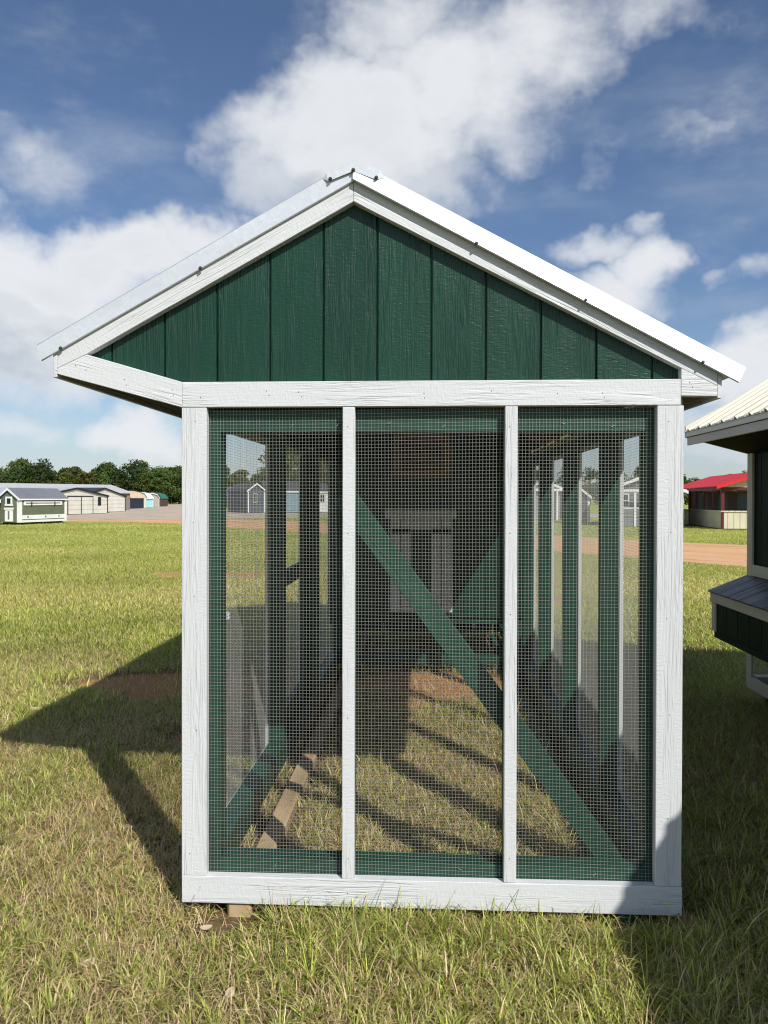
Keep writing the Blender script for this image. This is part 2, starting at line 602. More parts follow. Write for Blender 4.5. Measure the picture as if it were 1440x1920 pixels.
def ground_mat():
    m, T, p, _ = new_mat('lawn_soil_and_thatch')
    tc = T.n('ShaderNodeTexCoord')
    v = tc.outputs['Object']
    big = T.noise(v, 0.16, 4, 0.55)
    mid = T.noise(v, 1.6, 5, 0.6)
    fine = T.noise(v, 42, 4, 0.65)
    dry = T.mix(fine, (0.20, 0.15, 0.060), (0.56, 0.46, 0.20))
    grn = T.mix(fine, (0.19, 0.225, 0.044), (0.46, 0.52, 0.115))
    soil = T.mix(fine, (0.045, 0.030, 0.016), (0.26, 0.19, 0.095))
    sepd = T.n('ShaderNodeVectorMath', operation='LENGTH')
    T.link(v, sepd.inputs[0])
    far = T.smooth(sepd.outputs['Value'], 5.0, 26.0)
    g = T.math('ADD', T.math('ADD', T.math('MULTIPLY', big, 0.7), T.math('MULTIPLY', mid, 0.55)), T.math('MULTIPLY', far, 0.16))
    c = T.mix(T.smooth(sepd.outputs['Value'], 4.0, 12.0), soil, T.mix(T.smooth(g, 0.50, 0.78), dry, grn))   # near soil is darkened to paint in the shaded gaps between blades
    # bare red soil: the worn places
    sx = T.n('ShaderNodeSeparateXYZ')
    T.link(v, sx.inputs[0])
    bare = None
    for bx, by, rx, ry in BARE:
        u = T.math('MULTIPLY', T.math('SUBTRACT', sx.outputs[0], bx), 1 / rx)
        w = T.math('MULTIPLY', T.math('SUBTRACT', sx.outputs[1], by), 1 / ry)
        q = T.math('SUBTRACT', 1.0, T.math('ADD', T.math('MULTIPLY', u, u), T.math('MULTIPLY', w, w)), clamp=True)
        bare = q if bare is None else T.math('MAXIMUM', bare, q)
    b = T.smooth(T.math('ADD', bare, T.math('MULTIPLY', T.math('SUBTRACT', mid, 0.5), 0.7)), 0.22, 0.6)
    spots = T.math('MULTIPLY', T.smooth(T.noise(v, 0.55, 4, 0.6), 0.64, 0.72), 0.75)
    b = T.math('MAXIMUM', b, spots)
    c = T.mix(b, c, T.mix(fine, (0.27, 0.125, 0.052), (0.64, 0.35, 0.175)))
    T.link(c, p.inputs['Base Color'])
    p.inputs['Roughness'].default_value = 0.95
    p.inputs['Specular IOR Level'].default_value = 0.1
    bump(T, p, T.math('ADD', fine, T.math('MULTIPLY', mid, 1.5)), 0.8, 0.02)
    return m


def soil_mat(name, a, b, c2, sc=6.0):
    m, T, p, _ = new_mat(name)
    tc = T.n('ShaderNodeTexCoord')
    v = tc.outputs['Object']
    n1 = T.noise(v, sc, 5, 0.65)
    n2 = T.noise(T.vmath('MULTIPLY', v, (1.0, 1.0, 1.0)), 0.35, 4, 0.6)
    c = T.mix(n1, a, b)
    c = T.mix(T.smooth(n2, 0.45, 0.7), c, c2)
    rot = T.n('ShaderNodeVectorRotate', rotation_type='Z_AXIS')
    T.link(v, rot.inputs['Vector'])
    rot.inputs['Angle'].default_value = RAD(48)
    rut = T.noise(T.vmath('MULTIPLY', rot.outputs[0], (0.12, 1.6, 1.0)), 1.0, 5, 0.6, 0.3)
    c = T.mix(T.math('MULTIPLY', T.smooth(rut, 0.50, 0.68), 0.55), c, tuple(q * 0.62 for q in a))
    T.link(c, p.inputs['Base Color'])
    p.inputs['Roughness'].default_value = 0.95
    p.inputs['Specular IOR Level'].default_value = 0.1
    bump(T, p, T.noise(v, 9, 5, 0.7), 0.8, 0.03)
    return m


def flat_poly(name, poly, z, mat, label):
    """a ground sheet with a wandering edge"""
    rng = random.Random(len(poly))
    pts = []
    n = len(poly)
    for i in range(n):
        a, b = Vector(poly[i]), Vector(poly[(i + 1) % n])
        k = max(1, int((b - a).length / 1.2))
        for j in range(k):
            q = a.lerp(b, j / k)
            d = (b - a).normalized()
            o = 0.22 * math.sin(q.x * 1.1 + q.y * 0.7) + rng.uniform(-0.25, 0.25)
            pts.append((q.x - d.y * o, q.y + d.x * o, z))
    bm = bmesh.new()
    vs = [bm.verts.new(q) for q in pts]
    f = bm.faces.new(vs)
    bmesh.ops.triangulate(bm, faces=[f])
    bmesh.ops.recalc_face_normals(bm, faces=bm.faces)
    if bm.faces[:][0].normal.z < 0:
        bmesh.ops.reverse_faces(bm, faces=bm.faces)
    me = bpy.data.meshes.new(name)
    bm.to_mesh(me)
    bm.free()
    me.materials.append(mat)
    o = bpy.data.objects.new(name, me)
    link(o, Matrix.Identity(4))
    tag(o, label, None, None, 'structure')
    return o


g = mesh_obj('ground', [(-1500, -1500, 0), (1500, -1500, 0), (1500, 1500, 0), (-1500, 1500, 0)], [(0, 1, 2, 3)], ground_mat())
tag(g, 'wide field of short grass and thatch', None, None, 'structure')
flat_poly('dirt_track', TRACK_NEAR + TRACK_FAR, 0.006, soil_mat('orange_clay', (0.52, 0.275, 0.120), (0.78, 0.48, 0.26), (0.66, 0.42, 0.24)), 'orange clay track crossing the field')
flat_poly('gravel_road', GRAVEL, 0.010, soil_mat('grey_gravel', (0.36, 0.30, 0.235), (0.58, 0.50, 0.40), (0.58, 0.43, 0.30), 12.0), 'grey gravel road running along the row of sheds')

# ------------------------------------------------------------------ the coop with the wire run
coop = empty('chicken_coop', (0, 3.0, 0.06))
tag(coop, 'green and white wire-fronted chicken coop with galvanised gable roof', 'chicken coop')
WT, GB, GW = MT['white'], MT['green_board'], MT['green_wood']
YL = 6.1                                   # length of the coop
T0, T1 = 0.0, 0.038                        # trim on the front


def nails(part, pts, y=-0.0002):
    for x, z in pts:
        shared('nail', NAIL, Matrix.Translation((x, y, z)) @ FACE_FRONT, part)


lp = box('corner_trim', (-0.931, T0, 0.160), (-0.836, T1, 1.9285), WT, coop, 2)
nails(lp, [(-0.8791, 1.8769), (-0.8872, 1.4952), (-0.8831, 1.2174), (-0.8993, 0.2437), (-0.873, 0.71)])
rp = box('corner_trim', (0.8305, T0, 0.171), (0.9255, T1, 1.9285), WT, coop, 2)
nails(rp, [(0.8716, 1.871), (0.8811, 1.467), (0.8674, 1.1517), (0.8748, 0.42), (0.879, 0.80)])
b1 = box('batten', (-0.3215, T0, 0.163), (-0.2755, T1, 1.9285), WT, coop, 2)
nails(b1, [(-0.3022, 1.8551), (-0.3003, 0.7681), (-0.3015, 1.4577), (-0.298, 0.24)])
b2 = box('batten', (0.2805, T0, 0.167), (0.3262, T1, 1.9285), WT, coop, 2)
nails(b2, [(0.2953, 1.8533), (0.3015, 1.1614), (0.3008, 0.7828), (0.3006, 0.2571), (0.2986, 1.4605)])
bt = prism('bottom_trim', [(-0.930, 0.0575), (0.9275, 0.0645), (0.9275, 0.1700), (-0.930, 0.1590)], T0 - 0.001, T1, WT, coop)
nails(bt, [(-0.86, 0.115), (0.83, 0.105), (0.845, 0.106), (0.31, 0.10), (-0.30, 0.11)], T0 - 0.0012)
hd = box('header_trim', (-0.9295, T0 - 0.001, 1.930), (0.9140, T1, 2.0248), WT, coop, 0)
nails(hd, [(-0.6074, 1.9898), (-0.5973, 1.9738), (-0.4866, 1.9851), (-0.4745, 1.9672), (-0.0188, 1.9766), (-0.0168, 1.9608), (0.6337, 1.9751), (0.6395, 1.9595), (0.4697, 1.974), (-0.8588, 1.9671), (0.23, 1.985)], T0 - 0.0012)
ev = prism('eave_trim', [(-1.412, 2.0795), (-1.412, 2.059), (-0.9305, 1.9302), (-0.9305, 2.0255), (-1.2975, 2.1318)], T0 - 0.001, T1, WT, coop, (0.963, 0, -0.268))
nails(ev, [(-1.1517, 2.0352), (-1.1435, 2.015), (-0.967, 1.9958), (-0.9629, 1.9757), (-1.34, 2.09), (-1.30, 2.073)], T0 - 0.0012)
eb = prism('eave_trim', [(0.9150, 2.0635), (1.0435, 1.9985), (1.0435, 1.9615), (0.9150, 1.9640)], T0 - 0.001, T1, WT, coop)
nails(eb, [(0.945, 2.012), (0.955, 1.995)], T0 - 0.0012)
prism('rake_trim', [(-1.412, 2.0808), (-1.412, 2.150), (-0.2826, 2.7745), (-0.2826, 2.6906), (-1.2985, 2.1331)], T0, T1, WT, coop, (0.876, 0, 0.482))
prism('rake_trim', [(-0.2814, 2.7745), (1.0435, 2.0500), (1.0435, 1.9998), (0.9146, 2.0648), (-0.2814, 2.6906)], T0, T1, WT, coop, (0.878, 0, -0.479))

# gable: grooved siding, board by board
GAB = [(-1.34, 2.128), (-0.282, 2.712), (0.955, 2.066), (0.955, 1.99), (-0.90, 1.99)]
edges = [-1.36, -1.2157] + [-1.010 + 0.2035 * i for i in range(10)] + [0.99]
for a, b in zip(edges[:-1], edges[1:]):
    ps = clip_poly(GAB, a + 0.0035, b - 0.0035)
    if len(ps) >= 3:
        prism('siding_board', ps, T1 + 0.0015, T1 + 0.0125, GB, coop, (0, 0, 1), 0.0022)
prism('gable_backing', [(x * 0.998, z) for x, z in GAB], T1 + 0.0135, T1 + 0.022, GB, coop, (0, 0, 1), 0)

# front framing behind the wire
FY0, FY1 = T1 + 0.006, T1 + 0.095
box('corner_stud', (-0.925, FY0, 0.07), (-0.795, FY1, 1.925), GW, coop, 2)
box('corner_stud', (0.800, FY0, 0.07), (0.925, FY1, 1.925), GW, coop, 2)
box('top_plate', (-0.795, FY0, 1.838), (0.800, FY1 + 0.001, 1.925), GW, coop, 0)
box('bottom_plate', (-0.795, FY0, 0.065), (0.800, FY1 + 0.001, 0.212), GW, coop, 0)
for xc in (-0.2985, 0.3034):
    box('stud', (xc - 0.019, FY0, 0.212), (xc + 0.019, FY1, 1.838), GW, coop, 2)
beam('brace', (-0.335, FY1 + 0.022, 1.607), (0.7900, FY1 + 0.022, 0.079), 0.089, 0.038, GW, coop)

for i, (xa, xb) in enumerate(((-0.860, -0.302), (-0.298, 0.300), (0.304, 0.86))):
    wire_cloth('wire_cloth', (xa, T1 + 0.0028, 0.13), (1, 0, 0), (0, 0, 1), xb - xa, 1.80, coop, seed=11 + i)

STAPLE = plain_mat('staple_brass', (0.62, 0.52, 0.26), 0.35, 0.7)
for x, z, an in ((-0.515, 1.865, 0.7), (-0.345, 1.866, 0.9), (0.055, 1.860, 0.75), (0.50, 1.868, -0.3), (-0.15, 1.872, 0.2), (0.68, 1.858, 0.5), (-0.58, 0.19, 1.2), (0.12, 0.195, -0.4), (0.62, 0.19, 0.8)):
    beam('staple', (x - 0.007 * math.cos(an), T1 + 0.0002, z - 0.007 * math.sin(an)), (x + 0.007 * math.cos(an), T1 + 0.0002, z + 0.007 * math.sin(an)), 0.0016, 0.0012, STAPLE, coop, bevel=0)

# side walls of the run
RS = [(0.913, 0.951), (1.955, 1.993), (3.020, 3.058), (4.015, 4.053)]
LS = [(1.532, 1.570), (2.690, 2.728), (2.955, 2.994)]
box('top_plate', (0.822, FY1 + 0.002, 1.862), (0.911, 4.28, 1.925), GW, coop, 1)
box('top_plate', (-0.911, FY1 + 0.002, 1.893), (-0.822, 4.28, 1.925), GW, coop, 1)
box('bottom_plate', (0.822, FY1 + 0.002, 0.065), (0.911, 4.28, 0.190), GW, coop, 1)
box('bottom_plate', (-0.911, FY1 + 0.002, 0.065), (-0.822, 4.28, 0.190), GW, coop, 1)
for a, b in RS:
    box('stud', (0.822, a, 0.192), (0.911, b, 1.860), GW, coop, 2)
    box('side_batten', (0.9135, a - 0.004, 0.165), (0.9325, b + 0.004, 1.885), WT, coop, 2)
for a, b in LS:
    box('stud', (-0.911, a, 0.192), (-0.822, b, 1.891), GW, coop, 2)
    box('side_batten', (-0.9325, a - 0.004, 0.165), (-0.9135, b + 0.004, 1.91), WT, coop, 2)
for s, a in ((1, 0.9135), (-1, -0.9325)):
    box('corner_trim', (a, T1 + 0.001, 0.165), (a + 0.019, T1 + 0.06, 1.91), WT, coop, 2)
    box('bottom_trim', (a, T1 + 0.001, 0.062), (a + 0.019, 4.28, 0.163), WT, coop, 1)
    box('top_trim', (a, T1 + 0.001, 1.913 if s < 0 else 1.888), (a + 0.019, 4.28, 1.975 if s > 0 else 1.925), WT, coop, 1)
# wire door in the left wall
dr = empty('run_door', (-0.90, 1.6, 0.17))
dr.parent = coop
dr.matrix_parent_inverse = WM[coop].inverted()
box('door_stile', (-0.911, 1.588, 0.20), (-0.872, 1.700, 1.880), GW, dr, 2)
box('door_stile', (-0.911, 2.600, 0.20), (-0.872, 2.685, 1.880), GW, dr, 2)
box('door_rail', (-0.911, 1.702, 1.045), (-0.872, 2.598, 1.140), GW, dr, 1)
box('door_rail', (-0.911, 1.702, 0.20), (-0.872, 2.598, 0.30), GW, dr, 1)
box('door_jamb', (-0.911, 1.572, 0.192), (-0.822, 1.586, 1.891), GW, dr, 2)
# a hook and eye hanging by the wire
bmh = bmesh.new()
for k in range(2):
    bmesh.ops.create_cone(bmh, cap_ends=True, segments=8, radius1=0.012, radius2=0.012, depth=0.003, matrix=Matrix.Translation((0, 0, -0.017 * k)) @ Matrix.Rotation(RAD(80), 4, 'X'))
me = bpy.data.meshes.new('latch')
bmh.to_mesh(me)
bmh.free()
me.materials.append(MT['galv'])
shared('latch', me, Matrix.Translation((-0.917, 0.62, 1.06)), coop)

for i, (a, b) in enumerate(((0.05, 0.93), (0.935, 1.97), (1.975, 3.04), (3.045, 4.27))):
    wire_cloth('wire_cloth', (0.9125, a, 0.10), (0, 1, 0), (0, 0, 1), b - a, 1.80, coop, seed=31 + i)
for i, (a, b) in enumerate(((0.05, 1.55), (1.59, 2.68), (2.975, 4.27))):
    wire_cloth('wire_cloth', (-0.9125, a, 0.10), (0, 1, 0), (0, 0, 1), b - a, 1.80, coop, seed=41 + i)

# skids under the frame
for x0, m in ((-0.760, MT['raw']), (0.690, GW)):
    prism('skid', [(0.012, 0.056), (YL - 0.025, 0.056), (YL - 0.025, -0.04), (0.06, -0.04), (0.012, -0.008)], x0, x0 + 0.092, m, coop, (0, 1, 0), 0.009, 'yz')

# hen house at the back end
YH = 4.29
xs = [-0.93 + 0.2067 * i for i in range(10)]
for a, b in zip(xs[:-1], xs[1:]):
    prism('siding_board', [(a + 0.003, 0.50), (b - 0.003, 0.50), (b - 0.003, 2.0 if b > 0.9 or a < -0.9 else 2.30), (a + 0.003, 2.0 if b > 0.9 or a < -0.9 else 2.30)], YH, YH + 0.011, GB, coop, (0, 0, 1), 0.002)
box('wall_backing', (-0.925, YH + 0.012, 0.50), (0.925, YH + 0.02, 2.02), GB, coop, 2)
ENDS = [(-1.40, 2.10), (-0.282, 2.785), (1.03, 2.055), (0.93, 2.021), (-0.93, 2.021)]
prism('wall_backing', ENDS, YH + 0.012, YH + 0.02, GB, coop, (0, 0, 1), 0)
box('floor', (-0.905, YH + 0.021, 0.44), (0.905, YL - 0.05, 0.498), GW, coop, 0)
for s in (-1, 1):
    for k in range(9):
        ya = YH + 0.022 + k * 0.2
        box('siding_board', (s * 0.912 - 0.006, ya + 0.003, 0.42), (s * 0.912 + 0.006, ya + 0.197, 1.93), GB, coop, 2)
for k in range(9):
    box('siding_board', (xs[k] + 0.003, YL - 0.022, 0.07), (xs[k + 1] - 0.003, YL - 0.01, 2.0), GB, coop, 2)  # lower ends added below the floor to block the bright strip behind
prism('gable_backing', ENDS, YL - 0.008, YL + 0.004, GB, coop, (0, 0, 1), 0)
box('cross_plate', (-0.82, YH, 0.065), (0.82, YH + 0.089, 0.155), GW, coop, 0)
for x in (-0.89, 0.80):
    for y in (YH + 0.03, YL - 0.12):
        box('post', (x, y, 0.157), (x + 0.089, y + 0.089, 0.438), GW, coop, 2)
    box('bottom_plate', (x, YH + 0.12, 0.065), (x + 0.089, YL - 0.13, 0.155), GW, coop, 1)
# pop door
pd = empty('pop_door', (-0.06, YH, 0.55))
pd.parent = coop
pd.matrix_parent_inverse = WM[coop].inverted()
yd = YH - 0.020
box('door_header', (-0.402, yd - 0.004, 1.405), (0.252, YH - 0.001, 1.485), WT, pd, 0)
for a, b in ((-0.352, -0.258), (0.118, 0.216)):
    box('door_trim', (a, yd, 0.548), (b, YH - 0.001, 1.403), WT, pd, 2)
box('door_trim', (-0.256, yd, 0.548), (0.116, YH - 0.001, 0.60), WT, pd, 0)
box('door_leaf', (-0.250, yd + 0.006, 0.605), (0.110, YH - 0.001, 1.400), GB, pd, 2)
box('door_rail', (-0.252, yd - 0.006, 1.30), (0.112, yd + 0.005, 1.400), WT, pd, 0)
box('door_rail', (-0.252, yd - 0.006, 0.604), (0.112, yd + 0.005, 0.68), WT, pd, 0)
for a, b in ((-0.252, -0.160), (0.022, 0.112)):
    box('door_stile', (a, yd - 0.006, 0.681), (b, yd + 0.005, 1.299), WT, pd, 2)
for a, b in ((-0.34, -0.17), (0.03, 0.20)):
    box('hinge', (a, yd - 0.012, 1.265), (b, yd - 0.0065, 1.310), MT['black'], pd, 0)
# vent window in the hen house gable
vw = empty('window', (-0.07, YH, 1.8))
vw.parent = coop
vw.matrix_parent_inverse = WM[coop].inverted()
box('sill', (-0.352, YH - 0.035, 1.785), (0.222, YH - 0.001, 1.84), MT['rafter'], vw, 0)
for a, b in ((-0.33, -0.26), (0.13, 0.20)):
    box('window_trim', (a, YH - 0.02, 1.842), (b, YH - 0.001, 2.20), MT['rafter'], vw, 2)
box('window_trim', (-0.258, YH - 0.02, 2.13), (0.128, YH - 0.001, 2.20), MT['rafter'], vw, 0)
for k in range(5):
    beam('slat', (-0.258, YH - 0.012, 1.875 + k * 0.055), (0.128, YH - 0.012, 1.875 + k * 0.055), 0.04, 0.008, MT['rafter'], vw, (0, -0.8, 0.6), 0)

# roof
RX, RZ = -0.282, 2.826
for (xe, ze) in ((-1.485, 2.155), (1.138, 2.050)):
    rp_ = ribbed_sheet('roof_sheet', xe, ze, RX, RZ, -0.006, YL + 0.05, MT['galv_roof'], coop)
    d = Vector((RX - xe, 0, RZ - ze)).normalized()
    n = Vector((-d.z, 0, d.x))
    n = n if n.z > 0 else -n
    a, b = Vector((xe, 0, ze)) + d * 0.10 - n * 0.020, Vector((RX, 0, RZ)) - d * 0.02 - n * 0.020
    nb = 6
    for k in range(nb):                    # roof boards under the sheets
        p0, p1 = a.lerp(b, k / nb), a.lerp(b, (k + 0.93) / nb)
        c = (p0 + p1) / 2
        beam('roof_board', (c.x, 0.045, c.z), (c.x, YL, c.z), (p1 - p0).length, 0.019, MT['rafter'], coop, n)
    for y in (0.70, 1.30, 1.90, 2.50, 3.10, 3.70, 4.9):
        a2 = Vector((xe, y, ze)) + d * 0.13 - n * 0.072
        b2 = Vector((RX, y, RZ)) - d * 0.03 - n * 0.072
        beam('rafter', a2, b2, 0.038, 0.082, MT['rafter'], coop, n)
# soffits and fascias
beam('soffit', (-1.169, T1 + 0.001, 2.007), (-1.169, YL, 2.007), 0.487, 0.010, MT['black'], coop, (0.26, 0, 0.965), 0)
for k in range(3):
    box('soffit_board', (0.934 + k * 0.037, T1 + 0.001, 1.976), (0.9695 + k * 0.037, YL, 1.988), MT['rafter'], coop, 1, 0.001)
box('fascia', (-1.4295, 0.0015, 2.046), (-1.4130, YL, 2.178), WT, coop, 1)
box('fascia', (1.0445, 0.0015, 1.954), (1.0605, YL, 2.058), WT, coop, 1)


def flashing(xe_t, ze_t, xe_b, ze_b, xr, zt, zb, tilt):
    """bent rake flashing: front face with a hemmed foot and a top leg over the roof sheet"""
    d = Vector((xr - xe_t, 0, zt - ze_t)).normalized()
    n = Vector((-d.z, 0, d.x))
    n = n if n.z > 0 else -n
    yt, yb = -0.012, -0.012 - tilt
    secs = []
    K = 10
    for k in range(K + 1):
        t = k / K
        top = Vector((xe_t + (xr - xe_t) * t, yt, ze_t + (zt - ze_t) * t))
        bot = Vector((xe_b + (xr - xe_b) * t, yb, ze_b + (zb - ze_b) * t))
        wv = 0.0012 * math.sin(t * 9 + xr * 3)
        back = top + Vector((0, 0.085, 0)) + n * 0.002
        hem = bot + Vector((0, 0.009, 0)) - n * 0.001
        secs.append([back, top + n * 0.0015, (top + bot) / 2 + Vector((0, wv, 0)), bot, hem])
    V, F = [], []
    for s in secs:
        V += s + [q + Vector((0, 0.0012, -0.0012)) for q in s]
    for k in range(K):
        for j in range(4):
            a, b = k * 10 + j, (k + 1) * 10 + j
            F += [(a, b, b + 1, a + 1), (a + 5, a + 6, b + 6, b + 5)]
    F += [(k0 + j, k0 + j + 1, k0 + j + 6, k0 + j + 5) for k0 in (0, K * 10) for j in range(4)]
    return mesh_obj('rake_flashing', V, F, MT['galv'], coop)


fl = flashing(-1.485, 2.163, -1.469, 2.110, -0.2815, 2.835, 2.7657, 0.000)
fr = flashing(1.138, 2.059, 1.1117, 2.0091, -0.2825, 2.835, 2.7657, 0.014)
for part, pts in ((fl, [(-0.8554, 2.4483), (-1.3922, 2.1539)]), (fr, [(0.1715, 2.5214), (0.5665, 2.3096), (0.9843, 2.0814)])):
    for x, z in pts:
        shared('screw', SCREW, Matrix.Translation((x, -0.0135 - (0.0095 if part is fr else 0), z)) @ FACE_FRONT, part)
capp = [(-0.3938, 2.7707), (-0.3739, 2.7604), (-0.2807, 2.7958), (-0.1977, 2.7627), (-0.1681, 2.7699), (-0.18, 2.7976), (-0.2808, 2.8380), (-0.3819, 2.7901)]
Vc = [(x, -0.0130 if i in (0, 4) else -0.0200, z) for i, (x, z) in enumerate(capp)]
Fc = [(7, 0, 1), (7, 1, 2, 6), (6, 2, 3, 5), (5, 3, 4)]
nV = len(Vc)
Vc += [(capp[i][0], YL + 0.06, capp[i][1]) for i in (0, 7, 6, 5, 4)]
Fc += [(0, 7, nV + 1, nV), (7, 6, nV + 2, nV + 1), (6, 5, nV + 3, nV + 2), (5, 4, nV + 4, nV + 3)]
cap = mesh_obj('ridge_cap', Vc, Fc, MT['galv'], coop)
for x, z in ((-0.2808, 2.7990), (-0.3661, 2.7680), (-0.1958, 2.7690)):
    shared('screw', SCREW, Matrix.Translation((x, -0.0225, z)) @ FACE_FRONT, cap)

# ------------------------------------------------------------------ the dark coop next door
nb = empty('chicken_coop', (3.4, 0.2, 0.12))
tag(nb, 'dark green and cream chicken coop with nest box and cream ribbed roof at right', 'chicken coop')
CR, BG, CM = MT['cream'], MT['black_green'], MT['cream_metal']
NX, NF, NN = 3.382, 3.262, -3.00            # shift in x, far end, near end
NW = 2.452                                  # left wall plane
RXn = RX + NX
for (xe, ze) in ((1.962, 2.100), (1.138 + NX, 2.050)):
    ribbed_sheet('roof_sheet', xe, ze, RXn, RZ, NN - 0.03, NF + 0.05, CM, nb)
for (ya, yb) in ((NN, NN + 0.012), (NF - 0.012, NF)):
    prism('gable_wall', [(x + NX, z) for x, z in GAB], ya, yb, BG, nb, (0, 0, 1), 0)
for y in (NN - 0.02, NF + 0.0015):
    prism('rake_trim', [(1.97, 2.060), (1.97, 2.145), (RXn - 0.001, 2.775), (RXn - 0.001, 2.69), (2.083, 2.133)], y, y + 0.019, CR, nb, (0.876, 0, 0.482))
    prism('rake_trim', [(RXn + 0.001, 2.775), (4.42, 2.045), (4.42, 1.965), (RXn + 0.001, 2.69)], y, y + 0.019, CR, nb, (0.878, 0, -0.479))
    prism('eave_trim', [(1.972, 2.058), (2.45, 1.93), (2.45, 2.0255), (2.085, 2.131)], y, y + 0.019, CR, nb)
    box('header_trim', (2.452, y, 1.93), (4.31, y + 0.019, 2.024), CR, nb, 0)
box('drip_edge', (1.970, NN, 2.060), (1.980, NF + 0.02, 2.112), CM, nb, 1)
box('fascia', (1.981, NN, 1.998), (1.997, NF, 2.100), CR, nb, 1)
box('fascia', (4.42, NN, 1.955), (4.436, NF, 2.05), CR, nb, 1)
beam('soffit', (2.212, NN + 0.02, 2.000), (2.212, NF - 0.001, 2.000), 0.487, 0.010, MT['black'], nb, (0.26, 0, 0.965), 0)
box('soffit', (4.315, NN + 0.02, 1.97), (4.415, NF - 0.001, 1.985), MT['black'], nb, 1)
# left wall: framed siding above, nest box, wire below
box('corner_trim', (NW - 0.019, NF - 0.092, 0.245), (NW, NF, 1.935), CR, nb, 2)
box('wall_rail', (NW - 0.0185, NN, 1.008), (NW, NF - 0.094, 1.092), CR, nb, 1)
box('wall_rail', (NW - 0.0185, NN, 0.150), (NW, NF, 0.243), CR, nb, 1)
k = 0
y = NF - 0.004
while y > NN + 0.02:
    ya = max(NN + 0.01, y - 0.2032)
    box('siding_board', (NW + 0.002, ya + 0.003, 0.55), (NW + 0.013, y - 0.003, 1.95), BG, nb, 2)
    y = ya
box('wall_backing', (NW + 0.014, NN + 0.014, 0.55), (NW + 0.022, NF - 0.014, 2.02), BG, nb, 2)
box('floor', (NW + 0.001, NN + 0.014, 0.49), (4.29, NF - 0.013, 0.548), BG, nb, 0)
box('side_wall', (4.29, NN + 0.014, 0.55), (4.31, NF - 0.014, 2.02), BG, nb, 2)
box('side_wall', (4.29, NN + 0.014, 0.15), (4.31, NF - 0.014, 0.488), BG, nb, 2)  # closing panel added below the floor to stop bright ground showing through
box('end_wall', (NW + 0.35, 0.55, 0.15), (4.288, 0.562, 0.488), BG, nb, 2)  # not a real end: dark panel added across the underside to block light
for ya in (NN, NF - 0.013):
    box('end_wall', (NW + 0.024, ya, 0.549), (4.288, ya + 0.012, 1.99), BG, nb, 2)
for ya in (-0.6, 1.2):
    box('leg', (NW - 0.018, ya, 0.245), (NW, ya + 0.09, 0.50), CR, nb, 2)
box('wall_rail', (NW + 0.03, NF - 0.09, 0.15), (4.29, NF, 0.243), CR, nb, 0)
wire_cloth('wire_cloth', (NW + 0.003, NF - 0.02, 0.2), (0, -1, 0), (0, 0, 1), 1.5, 0.32, nb, seed=77)
for ya in (NN + 0.1, NF - 0.7):
    box('skid', (NW + 0.12, NN, 0.0), (NW + 0.21, NF - 0.02, 0.149), BG, nb, 1) if ya > 0 else box('skid', (4.05, NN, 0.0), (4.14, NF - 0.02, 0.149), BG, nb, 1)
# nest box with a boarded lid
nest = empty('nest_box', (2.3, 2.0, 0.5))
nest.parent = nb
nest.matrix_parent_inverse = WM[nb].inverted()
BX, BY0, BY1 = 2.163, 0.60, 3.235
box('side_panel', (BX + 0.02, BY1 - 0.02, 0.56), (NW - 0.0195, BY1, 0.90), BG, nest, 2)
box('side_panel', (BX + 0.02, BY0, 0.56), (NW - 0.0195, BY0 + 0.02, 0.90), BG, nest, 2)
box('corner_trim', (BX, BY1 - 0.075, 0.585), (BX + 0.019, BY1 + 0.001, 0.800), CR, nest, 2)
box('front_trim', (BX - 0.008, BY0, 0.803), (BX + 0.016, BY1 + 0.012, 0.874), CR, nest, 1)
box('bottom_ledge', (BX + 0.012, BY0, 0.535), (BX + 0.05, BY1 - 0.02, 0.583), BG, nest, 1)
box('bottom_panel', (BX + 0.052, BY0, 0.545), (NW - 0.02, BY1 - 0.021, 0.559), BG, nest, 1)
y = BY1 - 0.076
while y > BY0 + 0.03:
    ya = max(BY0 + 0.021, y - 0.2032)
    box('siding_board', (BX + 0.008, ya + 0.003, 0.585), (BX + 0.018, y - 0.003, 0.800), BG, nest, 2)
    y = ya
lid = empty('lid', (2.3, 2.0, 0.93))
lid.parent = nest
lid.matrix_parent_inverse = WM[nest].inverted()
y = BY1 + 0.03
while y > BY0:
    ya = max(BY0 - 0.02, y - 0.2032)
    beam('lid_board', (BX - 0.022, (y + ya) / 2, 0.880), (NW - 0.020, (y + ya) / 2, 1.000), y - ya - 0.006, 0.012, MT['lid'], lid, (0.3, 0, 1))
    y = ya

# ------------------------------------------------------------------ buildings across the field
COLOURS = {}


def cm(key, col, kind='plain', **kw):
    if key not in COLOURS:
        COLOURS[key] = lap_mat(key, col, **kw) if kind == 'lap' else plain_mat(key, col, kw.get('rough', 0.55), 0.0, 0.07, 1.5)
    return COLOURS[key]


WHT = cm('white_paint', (0.80, 0.80, 0.78))
BLK = cm('black_trim', (0.02, 0.02, 0.025))


